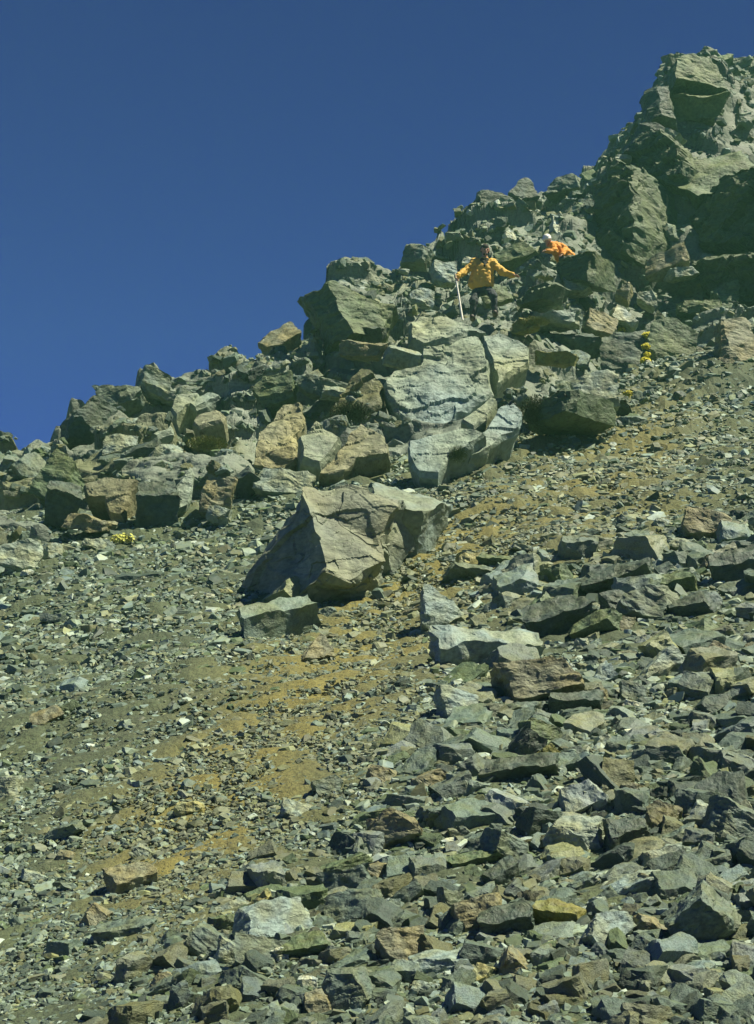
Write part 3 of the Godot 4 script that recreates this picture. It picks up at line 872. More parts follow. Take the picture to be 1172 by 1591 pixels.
	plate([Vector2(1066, 402), Vector2(1120, 395), Vector2(1180, 390), Vector2(1240, 400), Vector2(1240, 480), Vector2(1172, 476), Vector2(1120, 470), Vector2(1085, 450)], Vector3(-0.6, -0.2, 0.75), 1.8, "green", "dark overhung wall beneath the huge dark buttress at the right edge", "rock block", {"out": 1.6, "tone": 0.7, "flaky": 1.3, "clear": 0.5})
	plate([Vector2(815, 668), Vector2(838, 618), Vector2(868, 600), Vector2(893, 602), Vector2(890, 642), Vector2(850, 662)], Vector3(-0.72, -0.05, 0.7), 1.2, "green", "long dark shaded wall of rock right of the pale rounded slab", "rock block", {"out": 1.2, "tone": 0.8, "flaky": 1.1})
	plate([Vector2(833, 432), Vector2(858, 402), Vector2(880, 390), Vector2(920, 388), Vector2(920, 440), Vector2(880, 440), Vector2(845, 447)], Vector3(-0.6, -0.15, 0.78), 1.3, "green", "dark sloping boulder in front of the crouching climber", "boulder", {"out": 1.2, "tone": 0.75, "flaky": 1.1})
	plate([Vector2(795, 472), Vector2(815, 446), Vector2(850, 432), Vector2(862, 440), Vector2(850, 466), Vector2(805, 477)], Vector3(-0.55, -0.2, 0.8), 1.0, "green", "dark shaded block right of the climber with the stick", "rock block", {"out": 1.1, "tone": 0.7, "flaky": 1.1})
	plate([Vector2(545, 588), Vector2(566, 572), Vector2(592, 586), Vector2(590, 625), Vector2(560, 650), Vector2(520, 655), Vector2(510, 640)], Vector3(-0.2, 0.45, 0.87), 0.8, "brown", "brownish slope of rock left of the great grey slab", "rock slab", {"tone": 1.1})
	# crag, left part
	rock(130, 645, 70, 72, 0, "wedge", "dark", "dark pyramid on the skyline at the left", "rock pinnacle", {"yaw": 40, "deep": 0.9, "foot": 0.45})
	rock(190, 606, 52, 46, 30, "wedge", "grey", "second peak of rock on the skyline from the left", "rock pinnacle", {"foot": 0.45})
	rock(232, 592, 44, 40, -20, "block", "grey", "third peak of rock on the skyline from the left", "rock pinnacle", {"foot": 0.45})
	rock(250, 606, 60, 24, -18, "slab", "pale", "pale flat slab just under the third skyline peak", "rock slab")
	rock(185, 690, 44, 34, -6, "block", "pale", "pale block with a black cleft beneath it on the left crag", "rock block")
	rock(225, 704, 56, 60, 10, "ledge", "dark", "dark hollow block right of the pale block over the black cleft", "rock block")
	rock(250, 712, 60, 30, 24, "block", "pale", "pale tilted block at the lower end of the yellow mossy edge", "rock block")
	rock(240, 780, 56, 90, 0, "ledge", "dark", "dark recessed rock beside the square buff face", "rock block")
	rock(334, 770, 48, 58, -6, "block", "tan", "buff broken block right of the tall pale slab", "rock block")
	rock(340, 798, 34, 26, -10, "lump", "pale", "pale lump at the crag's foot right of the tall pale slab", "rock")
	rock(92, 770, 44, 70, -10, "ledge", "dark", "dark cave like rock at the foot of the left crag", "rock block", {"deep": 1.1})
	rock(140, 806, 70, 32, -10, "slab", "tan", "flat tan slab right of the dark cave like rock", "rock slab")
	rock(50, 725, 44, 46, -40, "face", "grey", "grey slab tilted down right near the left edge of the crag", "rock slab")
	rock(92, 745, 44, 70, -14, "block", "green", "olive shaded block on the left crag above the cave like rock", "rock block")
	# crag, middle
	rock(568, 733, 62, 24, 18, "face", "pale", "low pale slab at the bottom of the broad tan slab", "rock slab")
	rock(505, 735, 56, 24, 10, "ledge", "grey", "grey ledge at the crag's foot above the largest boulder", "rock")
	rock(445, 755, 76, 44, -14, "block", "pale", "bright topped pale block at the crag's foot above the largest boulder", "rock block", {"pitch": -20})
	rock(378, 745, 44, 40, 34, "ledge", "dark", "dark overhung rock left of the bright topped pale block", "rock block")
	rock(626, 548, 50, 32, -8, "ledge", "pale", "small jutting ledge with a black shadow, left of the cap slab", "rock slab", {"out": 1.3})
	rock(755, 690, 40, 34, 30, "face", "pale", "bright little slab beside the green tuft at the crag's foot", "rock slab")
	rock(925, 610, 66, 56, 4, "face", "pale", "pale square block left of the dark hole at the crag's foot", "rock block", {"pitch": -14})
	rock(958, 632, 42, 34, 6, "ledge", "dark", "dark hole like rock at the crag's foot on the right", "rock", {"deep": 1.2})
	rock(500, 592, 70, 40, -8, "slab", "grey", "grey slab with layered bright end left of the great grey slab", "rock slab")
	rock(522, 604, 40, 24, -4, "slab", "pale", "bright layered end stone beside the grey slab", "rock")
	rock(430, 605, 56, 48, 16, "block", "green", "olive block below the ridge's smooth hump", "rock block")
	rock(548, 474, 112, 96, 14, "wedge", "green", "smooth dark hump on the skyline left of the notch", "rock pinnacle", {"deep": 0.8, "foot": 0.4, "yaw": 20})
	rock(436, 526, 56, 40, 34, "face", "tan", "tilted buff slab on the skyline left of the dark hump", "rock slab", {"foot": 0.45})
	rock(562, 535, 64, 30, -4, "slab", "tan", "flat buff block under a dark overhang left of the cap slab", "rock block")
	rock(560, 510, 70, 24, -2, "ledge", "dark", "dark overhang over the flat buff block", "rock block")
	rock(656, 458, 40, 26, -14, "lump", "silver", "bright whitish rock left of the climber with the stick", "rock")
	rock(690, 420, 34, 34, 0, "block", "silver", "light grey rock behind the climber's stick arm", "rock")
	rock(730, 404, 20, 10, 5, "lump", "white", "small white stone at the climber's shoulder", "stone")
	rock(648, 392, 40, 34, -6, "block", "grey", "corner block on the skyline right of the notch", "rock pinnacle", {"foot": 0.45})
	# crag, right of the climber
	rock(770, 455, 44, 30, 24, "lump", "green", "olive lump beside the climber's legs", "rock")
	rock(792, 366, 20, 16, -35, "lump", "white", "white stone on the slope between the two climbers, upper one", "stone")
	rock(789, 381, 14, 11, 0, "lump", "pale", "white stone on the slope between the two climbers, lower one", "stone")
	rock(800, 395, 62, 30, 18, "face", "green", "greenish flat slab between the two climbers", "rock slab")
	rock(864, 352, 14, 28, -5, "sliver", "white", "upright white stone behind the white helmet", "stone", {"out": 0.3})
	rock(895, 440, 44, 24, 8, "block", "pale", "pale stone under the dark sloping boulder", "rock")
	rock(856, 466, 40, 28, -14, "lump", "pale", "pale lump of rock right of the dark shaded block", "rock")
	rock(860, 488, 80, 28, 4, "slab", "pale", "pale flat slab above the mossy yellow rock", "rock slab")
	rock(928, 500, 48, 36, -24, "block", "tan", "rounded buff block over the black recess", "rock block")
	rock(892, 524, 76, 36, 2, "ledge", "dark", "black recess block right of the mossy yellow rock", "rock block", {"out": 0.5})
	rock(866, 550, 60, 24, -4, "slab", "ochre", "flat slab crusted yellow with lichen", "rock slab")
	rock(820, 503, 40, 18, 8, "lump", "ochre", "mossy yellow rock beside the great slabs", "rock")
	rock(970, 488, 42, 24, -16, "wedge", "white", "brightest white wedge on the right crag", "rock", {"tone": 0.85})
	rock(1008, 462, 30, 22, -22, "block", "pale", "pale block above the brightest white wedge", "rock")
	rock(970, 448, 20, 30, -20, "wedge", "tan", "small tan pointed stone on the right crag", "stone")
	rock(1038, 408, 66, 34, 16, "face", "tan", "tan lens shaped slab on the dark right wall", "rock slab", {"pitch": -24})
	rock(1062, 418, 44, 22, 14, "slab", "pale", "grey green slab under the tan lens", "rock slab")
	rock(1040, 540, 66, 96, -24, "face", "green", "tall fractured olive face by the yellow flowers, leaning right", "rock block", {"pitch": -8})
	rock(985, 555, 80, 96, -10, "face", "grey", "fractured face of rock on which the yellow flowers grow", "rock block", {"pitch": -8, "tone": 0.85})
	rock(1068, 538, 40, 30, -40, "wedge", "tan", "buff splinter right of the yellow flowers", "rock")
	rock(1146, 530, 54, 86, -4, "face", "tan", "tall banded pale buttress at the right edge", "rock pinnacle", {"pitch": -14})
	rock(1130, 462, 34, 44, 0, "block", "green", "olive block above the tall banded buttress", "rock block")
	rock(1090, 470, 66, 30, -10, "slab", "green", "greyish ledge left of the tall banded buttress", "rock slab")
	rock(1010, 315, 46, 64, -24, "face", "tan", "tan patch of sunlit rock on the dark right wall", "rock block", {"pitch": -18})
	rock(1110, 270, 120, 70, 30, "face", "green", "olive sunlit ramp above the huge dark buttress", "rock slab", {"pitch": -20})
	rock(968, 243, 24, 9, -4, "lump", "white", "white stone on the skyline below the tower", "stone", {"foot": 0.5})
	rock(1040, 205, 40, 20, -35, "slab", "pale", "pale slanting slab halfway up the tower's flank", "rock slab")
	rock(1018, 218, 66, 50, -20, "block", "dark", "dark block under the pale slanting slab", "rock block")
	rock(1074, 112, 70, 56, 0, "block", "green", "square topped tower at the highest point of the ridge", "rock pinnacle", {"deep": 0.9, "foot": 0.35, "yaw": 12})
	rock(1080, 150, 90, 40, 0, "ledge", "green", "ledge of olive rock below the square topped tower", "rock block")
	rock(1026, 160, 40, 66, 10, "block", "dark", "dark step on the skyline left of the square topped tower", "rock block", {"foot": 0.4})
	rock(808, 296, 44, 34, 20, "wedge", "dark", "pair topped dark peak on the skyline above the climbers", "rock pinnacle", {"foot": 0.45})
	rock(770, 312, 60, 40, 14, "wedge", "dark", "dark peak on the skyline left of the pair topped one", "rock pinnacle", {"foot": 0.45})
	rock(880, 284, 40, 30, 0, "block", "grey", "grey block on the skyline right of the pair topped peak", "rock pinnacle", {"foot": 0.45})

# ---------------------------------------------------------------- people: fields of tapered bones, meshed as surface nets
func blob(bones: Array, cell: float, k: float) -> ArrayMesh:
	var lo := Vector3.ONE * 1e6
	var hi := Vector3.ONE * -1e6
	for b in bones:
		var r: float = maxf(b[2], b[3]) + k + cell * 2.0
		for p in [b[0], b[1]]:
			lo = lo.min(p - Vector3.ONE * r)
			hi = hi.max(p + Vector3.ONE * r)
	var n := Vector3i(((hi - lo) / cell).ceil()) + Vector3i.ONE
	var field := PackedFloat32Array()
	field.resize(n.x * n.y * n.z)
	field.fill(10.0)
	for b in bones:
		var a: Vector3 = b[0]
		var e: Vector3 = b[1] - a
		var ra: float = b[2]
		var rb: float = b[3]
		var r := maxf(ra, rb) + k + cell * 1.5
		var from := Vector3i(((a.min(b[1]) - Vector3.ONE * r - lo) / cell).floor()).clamp(Vector3i.ZERO, n - Vector3i.ONE)
		var to := Vector3i(((a.max(b[1]) + Vector3.ONE * r - lo) / cell).ceil()).clamp(Vector3i.ZERO, n - Vector3i.ONE)
		var ee := maxf(e.length_squared(), 1e-9)
		for z in range(from.z, to.z + 1):
			for y in range(from.y, to.y + 1):
				var row := (z * n.y + y) * n.x
				for x in range(from.x, to.x + 1):
					var p := lo + Vector3(x, y, z) * cell - a
					var t := clampf(p.dot(e) / ee, 0.0, 1.0)
					var d := (p - e * t).length() - ra - (rb - ra) * t
					var f := field[row + x]
					var h := maxf(k - absf(f - d), 0.0) / k
					field[row + x] = minf(f, d) - h * h * k * 0.25
	var at := PackedInt32Array()
	at.resize(field.size())
	at.fill(-1)
	var verts := PackedVector3Array()
	var normals := PackedVector3Array()
	var sx := 1
	var sy := n.x
	var sz := n.x * n.y
	var corner := [0, sx, sy, sx + sy, sz, sx + sz, sy + sz, sx + sy + sz]
	var edges := [[0, 1], [2, 3], [4, 5], [6, 7], [0, 2], [1, 3], [4, 6], [5, 7], [0, 4], [1, 5], [2, 6], [3, 7]]
	var where := [Vector3(0, 0, 0), Vector3(1, 0, 0), Vector3(0, 1, 0), Vector3(1, 1, 0), Vector3(0, 0, 1), Vector3(1, 0, 1), Vector3(0, 1, 1), Vector3(1, 1, 1)]
	for z in n.z - 1:
		for y in n.y - 1:
			for x in n.x - 1:
				var i := z * sz + y * sy + x
				var near := field[i]
				if near > cell * 3.0 or near < -cell * 3.0: continue
				var mask := 0
				for c in 8:
					if field[i + corner[c]] < 0.0: mask |= 1 << c
				if mask == 0 or mask == 255: continue
				var sum := Vector3.ZERO
				var count := 0
				for ed in edges:
					var fa := field[i + corner[ed[0]]]
					var fb := field[i + corner[ed[1]]]
					if (fa < 0.0) != (fb < 0.0):
						sum += where[ed[0]].lerp(where[ed[1]], fa / (fa - fb))
						count += 1
				at[i] = verts.size()
				verts.append(lo + (Vector3(x, y, z) + sum / count) * cell)
				normals.append(Vector3(field[i + 1] - near, field[i + sy] - near, field[i + sz] - near).normalized())
	var idx := PackedInt32Array()
	for z in range(1, n.z - 1):
		for y in range(1, n.y - 1):
			for x in range(1, n.x - 1):
				var i := z * sz + y * sy + x
				var f := field[i]
				if absf(f) > cell * 2.0: continue
				for ax in [[sx, sy, sz], [sy, sz, sx], [sz, sx, sy]]:
					if (f < 0.0) == (field[i + ax[0]] < 0.0): continue
					var q := [at[i - ax[1] - ax[2]], at[i - ax[2]], at[i], at[i - ax[1]]]
					if q.min() < 0: continue
					if f < 0.0: idx.append_array(PackedInt32Array([q[0], q[2], q[1], q[0], q[3], q[2]]))
					else: idx.append_array(PackedInt32Array([q[0], q[1], q[2], q[0], q[2], q[3]]))
	var arrays := []
	arrays.resize(Mesh.ARRAY_MAX)
	arrays[Mesh.ARRAY_VERTEX] = verts
	arrays[Mesh.ARRAY_NORMAL] = normals
	arrays[Mesh.ARRAY_INDEX] = idx
	var mesh := ArrayMesh.new()
	mesh.add_surface_from_arrays(Mesh.PRIMITIVE_TRIANGLES, arrays)
	return mesh

# folds in cloth
func creased(mesh: ArrayMesh, deep: float) -> ArrayMesh:
	var st := SurfaceTool.new()
	var arrays := mesh.surface_get_arrays(0)
	var v: PackedVector3Array = arrays[Mesh.ARRAY_VERTEX]
	var n: PackedVector3Array = arrays[Mesh.ARRAY_NORMAL]
	for i in v.size():
		var q := v[i]
		v[i] += n[i] * deep * (sin(q.x * 9.0 + q.y * 21.0 + soft.get_noise_3dv(q * 4.0) * 7.0) * 0.6 + soft.get_noise_3dv(q * 11.0) * 1.4)
	arrays[Mesh.ARRAY_VERTEX] = v
	var out := ArrayMesh.new()
	out.add_surface_from_arrays(Mesh.PRIMITIVE_TRIANGLES, arrays)
	st.create_from(out, 0)
	st.generate_normals()
	return st.commit()

func cloth(c: Color, roughness := 0.85) -> StandardMaterial3D:
	var m := StandardMaterial3D.new()
	m.albedo_color = c.linear_to_srgb()
	m.roughness = roughness
	return m

# a hand from the wrist along `out`, fingers curling towards `palm`
func hand_bones(wrist: Vector3, out: Vector3, palm: Vector3, curl: float) -> Array:
	out = out.normalized()
	var side := out.cross(palm).normalized()
	palm = side.cross(out).normalized()
	var bones := []
	for f in 4:
		var off := side * (f - 1.5) * 0.021
		var root := wrist + out * 0.085 + off
		bones.append([wrist + out * 0.01 + off * 0.6, root, 0.017, 0.014])
		var len_: float = [0.068, 0.08, 0.074, 0.058][f]
		var dir := out
		var p := root
		for j in 3:
			dir = dir.rotated(side, curl * (0.6 + 0.3 * j))
			var q: Vector3 = p + dir * len_ * [0.45, 0.32, 0.26][j]
			bones.append([p, q, 0.0105 - j * 0.001, 0.0098 - j * 0.001])
			p = q
	var th := wrist + out * 0.025 - side * 0.035
	var tip := th + (out * 0.6 - side * 0.5 + palm * 0.35).normalized() * 0.045
	bones.append([wrist + out * 0.02 - side * 0.015, th, 0.018, 0.014])
	bones.append([th, tip, 0.0135, 0.0115])
	bones.append([tip, tip + (out + palm * 0.7).normalized() * 0.035, 0.0115, 0.0095])
	return bones

func head_bones(c: Vector3, b: Basis) -> Array:
	var at := func(x, y, z): return c + b * Vector3(x, y, z)
	return [[at.call(0, 0.03, -0.015), at.call(0, 0.035, 0.01), 0.088, 0.082], [at.call(0, -0.03, 0.03), at.call(0, -0.085, 0.055), 0.062, 0.034],
		[at.call(0, 0.005, 0.09), at.call(0, -0.022, 0.112), 0.011, 0.014], [at.call(-0.035, 0.02, 0.078), at.call(0.035, 0.02, 0.078), 0.012, 0.012],
		[at.call(-0.018, -0.056, 0.086), at.call(0.018, -0.056, 0.086), 0.008, 0.008],
		[at.call(-0.085, 0.02, -0.01), at.call(-0.09, -0.02, -0.005), 0.016, 0.011], [at.call(0.085, 0.02, -0.01), at.call(0.09, -0.02, -0.005), 0.016, 0.011],
		[at.call(0, -0.05, -0.02), at.call(0, -0.14, -0.035), 0.055, 0.055]]

func joined(meshes: Array) -> ArrayMesh:
	var st := SurfaceTool.new()
	st.begin(Mesh.PRIMITIVE_TRIANGLES)
	for m in meshes: st.append_from(m, 0, Transform3D.IDENTITY)
	return st.commit()

# j: joints by name; jacket, trousers, boots and headgear are children of the figure
func figure(root: Node3D, j: Dictionary, jacket_col: Color, trouser_col: Color, headgear: String):
	var skin := cloth(Color(0.36, 0.2, 0.13), 0.6)
	var hb: Basis = j.head_turn
	var legs := []
	for s in ["l", "r"]:
		legs.append([j["hip_" + s], j["knee_" + s], 0.085, 0.058]); legs.append([j["knee_" + s], j["ankle_" + s], 0.056, 0.04])
		legs.append([j["ankle_" + s], j["ankle_" + s] + j.toe, 0.042, 0.034])
	var trunk := [[j.pelvis, j.chest, 0.13, 0.135], [j.chest, j.neck, 0.12, 0.06], [j.neck, j.head, 0.058, 0.055]]
	var arms := []
	for s in ["l", "r"]:
		arms.append([j.chest + (j["shoulder_" + s] - j.chest) * 0.5 + Vector3(0, 0.05, 0), j["shoulder_" + s], 0.07, 0.062])
		arms.append([j["shoulder_" + s], j["elbow_" + s], 0.05, 0.041]); arms.append([j["elbow_" + s], j["wrist_" + s], 0.04, 0.028])
	var meshes := [blob(legs + trunk + arms, 0.022, 0.04), blob(head_bones(j.head, hb), 0.0085, 0.02)]
	for s in ["l", "r"]:
		meshes.append(blob(hand_bones(j["wrist_" + s], j["reach_" + s], j["palm_" + s], j["curl_" + s]), 0.005, 0.006))
	put("body", joined(meshes), skin, root)
	var eye := SphereMesh.new(); eye.radius = 0.011; eye.height = 0.022; eye.radial_segments = 10; eye.rings = 6
	for s in [-1, 1]:
		put("eye", eye, cloth(Color(0.03, 0.025, 0.02), 0.3), root).position = j.head + hb * Vector3(0.032 * s, 0.008, 0.088)
	var fat := func(list: Array, more: float):
		return list.map(func(b): return [b[0], b[1], b[2] + more, b[3] + more])
	var coat: Array = [[j.chest + Vector3(-0.07, 0, 0), j.hem + Vector3(-0.15, 0.0, 0.02), 0.145, 0.13], [j.chest + Vector3(0.07, 0, 0), j.hem + Vector3(0.15, 0.0, 0.02), 0.145, 0.13], [j.chest, j.hem, 0.16, 0.15],
		[j.chest, j.neck + Vector3(0, -0.03, 0), 0.14, 0.085]]
	var jk := put("jacket", creased(blob(coat + fat.call(arms, 0.034), 0.02, 0.04), 0.014), cloth(jacket_col, 0.75), root)
	for s in ["l", "r"]:
		var w: Vector3 = j["wrist_" + s]
		var e: Vector3 = j["elbow_" + s]
		put("cuff", blob([[w.lerp(e, 0.1), w.lerp(e, 0.02), 0.052, 0.052]], 0.012, 0.01), cloth(jacket_col * Color(0.8, 0.72, 0.6), 0.8), jk)
	if j.has("open"):
		put("dark_shirt_front", blob(j.open, 0.014, 0.03), cloth(Color(0.04, 0.035, 0.022)), jk)
	var pants: Array = fat.call(legs.filter(func(b): return b[2] > 0.05), 0.022)
	put("trousers", creased(blob(pants + [[j.pelvis + Vector3(0, -0.02, 0), j.pelvis + Vector3(0, 0.08, 0), 0.15, 0.14]], 0.02, 0.05), 0.01), cloth(trouser_col), root)
	for s in ["l", "r"]:
		var a: Vector3 = j["ankle_" + s]
		put("boot", blob([[a + Vector3(0, 0.1, -0.01), a + Vector3(0, -0.01, -0.01), 0.062, 0.062], [a + Vector3(0, -0.03, -0.03), a + j.toe * 1.3 + Vector3(0, -0.02, 0), 0.056, 0.05]], 0.014, 0.02), cloth(Color(0.05, 0.035, 0.025), 0.6), root)
	var up := func(x, y, z): return j.head + hb * Vector3(x, y, z)
	if headgear == "helmet":
		var shell := blob([[up.call(0, 0.062, -0.02), up.call(0, 0.066, 0.012), 0.108, 0.104], [up.call(-0.07, 0.035, 0.04), up.call(0.07, 0.035, 0.04), 0.05, 0.05], [up.call(-0.06, 0.03, 0.09), up.call(0.06, 0.03, 0.09), 0.02, 0.02]], 0.011, 0.02)
		put("white_helmet", shell, cloth(Color(0.8, 0.78, 0.66), 0.4), root)
	else:
		put("hair", blob([[up.call(0, 0.06, -0.025), up.call(0, 0.065, 0.03), 0.088, 0.072], [up.call(0, 0.0, -0.055), up.call(0, -0.05, -0.06), 0.075, 0.055], [up.call(-0.075, 0.03, -0.02), up.call(-0.08, -0.02, -0.02), 0.03, 0.024], [up.call(0.075, 0.03, -0.02), up.call(0.08, -0.02, -0.02), 0.03, 0.024],
			[up.call(-0.03, -0.09, 0.06), up.call(0.03, -0.09, 0.06), 0.026, 0.026]], 0.01, 0.018), cloth(Color(0.03, 0.025, 0.018)), root)

var stand_d := 0.0
func people():
	# the one with the stick, coming down over the cap slab, arms held out
	stand_d = hit(752, 500) - 0.62
	var at := along(752, 499, stand_d)
	var p := holder("person", at)
	p.rotation.y = -0.12
	tag(p, "climber in a yellow orange jacket, arms spread, coming down with a stick", "person")
	var j := {"pelvis": Vector3(-0.02, 0.78, -0.03), "chest": Vector3(0.01, 1.2, 0.07), "neck": Vector3(0.05, 1.4, 0.13), "head": Vector3(0.07, 1.56, 0.2), "hem": Vector3(-0.04, 0.86, 0.02),
		"head_turn": Basis(Vector3.UP, 0.25) * Basis(Vector3.RIGHT, 0.3), "toe": Vector3(0.0, -0.035, 0.15),
		"shoulder_l": Vector3(-0.17, 1.34, 0.09), "elbow_l": Vector3(-0.37, 1.13, 0.13), "wrist_l": Vector3(-0.53, 0.94, 0.3), "reach_l": Vector3(-0.3, -0.8, 0.4), "palm_l": Vector3(0.9, 0, 0.3), "curl_l": 0.75,
		"shoulder_r": Vector3(0.22, 1.31, 0.1), "elbow_r": Vector3(0.42, 1.08, 0.13), "wrist_r": Vector3(0.64, 0.94, 0.2), "reach_r": Vector3(0.9, -0.25, 0.3), "palm_r": Vector3(-0.2, -0.9, 0.2), "curl_r": 0.25,
		"hip_l": Vector3(-0.12, 0.76, -0.03), "knee_l": Vector3(-0.21, 0.42, 0.12), "ankle_l": Vector3(-0.24, 0.1, 0.0),
		"hip_r": Vector3(0.09, 0.76, -0.03), "knee_r": Vector3(0.22, 0.5, 0.2), "ankle_r": Vector3(0.25, 0.12, 0.12),
		"open": [[Vector3(0.0, 1.35, 0.18), Vector3(0.05, 1.2, 0.2), 0.05, 0.03], [Vector3(0.1, 1.35, 0.18), Vector3(0.05, 1.2, 0.2), 0.05, 0.03]]}
	figure(p, j, Color(0.6, 0.37, 0.06), Color(0.03, 0.04, 0.04), "hair")
	var grip: Vector3 = p.transform * (j.wrist_l + Vector3(-0.03, -0.075, 0.055))
	var foot := along(719, 497, stand_d - 0.38)
	var stick := holder("walking_stick", foot)
	tag(stick, "pale straight stick held in the climber's hand", "stick")
	var dir: Vector3 = (grip - foot).normalized()
	var top := grip + dir * 0.1 - foot
	put("shaft", blob([[Vector3(0, 0.0, 0), top, 0.023, 0.016]], 0.008, 0.004), cloth(Color(0.8, 0.78, 0.64)), stick)
	put("grip", blob([[top - dir * 0.16, top, 0.021, 0.02]], 0.008, 0.004), cloth(Color(0.5, 0.42, 0.28)), stick)
	# the one above, crouching behind the dark boulder
	var d2 := hit(866, 398) - 0.75
	var q := holder("person", along(884, 404, d2 + 0.2) + Vector3(0, -0.52, 0))
	tag(q, "climber in an orange jacket and white helmet crouching behind the dark boulder", "person")
	var k := {"pelvis": Vector3(0.02, 0.55, -0.2), "chest": Vector3(-0.25, 0.83, 0.0), "neck": Vector3(-0.44, 0.93, 0.1), "head": Vector3(-0.57, 0.98, 0.2), "hem": Vector3(-0.06, 0.62, -0.12),
		"head_turn": Basis(Vector3.UP, -0.35) * Basis(Vector3.RIGHT, 0.35), "toe": Vector3(-0.08, -0.035, 0.13),
		"shoulder_l": Vector3(-0.43, 0.85, 0.16), "elbow_l": Vector3(-0.38, 0.62, 0.3), "wrist_l": Vector3(-0.6, 0.6, 0.36), "reach_l": Vector3(-0.9, -0.15, 0.2), "palm_l": Vector3(0, -1, 0.1), "curl_l": 0.35,
		"shoulder_r": Vector3(-0.26, 0.95, -0.12), "elbow_r": Vector3(-0.12, 0.72, 0.1), "wrist_r": Vector3(-0.2, 0.55, 0.26), "reach_r": Vector3(-0.5, -0.5, 0.5), "palm_r": Vector3(0, -1, 0.1), "curl_r": 0.35,
		"hip_l": Vector3(-0.06, 0.52, -0.12), "knee_l": Vector3(-0.2, 0.45, 0.2), "ankle_l": Vector3(-0.06, 0.1, 0.0),
		"hip_r": Vector3(0.1, 0.52, -0.2), "knee_r": Vector3(0.16, 0.45, 0.15), "ankle_r": Vector3(0.16, 0.1, -0.1)}
	figure(q, k, Color(0.62, 0.25, 0.02), Color(0.05, 0.06, 0.055), "helmet")

# ---------------------------------------------------------------- moss, tufts and the yellow flowers
func cushion(called: String, px: float, py: float, w: float, h: float, leaf: Color, flower: Color, count: int, label: String, category: String, group := "", out := 0.9):
	var d := (front_hit(px, py) - (0.05 if flower.a > 0.0 else 0.03)) if out > 0.3 else hit(px, py + h * 0.4) - out
	var at := along(px, py, d)
	var m := depth_of(at) / F
	var r := RandomNumberGenerator.new()
	r.seed = int(px * 7 + py)
	var root := holder(called, at)
	tag(root, label, category, group)
	var tris := PackedVector3Array(); var cols := PackedColorArray()
	var tf := PackedVector3Array(); var cf := PackedColorArray()
	var half := Vector3(w, h, (w + h) * (0.4 if flower.a > 0.0 else 0.22)) * 0.5 * m
	for i in count * 5:
		var u := Vector3(r.randfn(0, 0.45), r.randfn(0, 0.4), r.randfn(0, 0.45)).limit_length(1.0)
		var p := u * half
		var outw := (u + Vector3(0, 0.7, 0.6) + Vector3(r.randf_range(-0.5, 0.5), r.randf_range(-0.4, 0.4), r.randf_range(-0.5, 0.5))).normalized()
		var len_ := half.length() * r.randf_range(0.04, 0.1) * (1.6 if flower.a > 0.0 else 1.0)
		var side := outw.cross(Vector3(r.randf() - 0.5, r.randf() - 0.5, r.randf() - 0.5)).normalized() * len_ * 0.22
		var tip := p + outw * len_
		var c := leaf * r.randf_range(0.7, 1.3)
		tris.append_array(PackedVector3Array([p - side, tip, p + side]))
		cols.append_array(PackedColorArray([c, c, c]))
		if flower.a > 0.0 and r.randf() < (0.4 if out > 1.0 else 0.08):
			var e := side.normalized() * 0.022
			var g := outw.cross(e).normalized() * 0.022
			var fc := flower * r.randf_range(0.8, 1.15)
			for s in 6:
				tf.append_array(PackedVector3Array([tip + outw * 0.004, tip + outw * 0.01 + e * cos(s * TAU / 6) + g * sin(s * TAU / 6), tip + outw * 0.01 + e * cos((s + 1) * TAU / 6) + g * sin((s + 1) * TAU / 6)]))
				cf.append_array(PackedColorArray([fc, fc, fc]))
	var lm := StandardMaterial3D.new()
	lm.vertex_color_use_as_albedo = true; lm.roughness = 0.8; lm.cull_mode = BaseMaterial3D.CULL_DISABLED
	put("leaves", tri_mesh(tris, cols), lm, root).set_meta("kind", "stuff")
	if tf.size(): put("petals", tri_mesh(tf, cf), lm, root).set_meta("kind", "stuff")

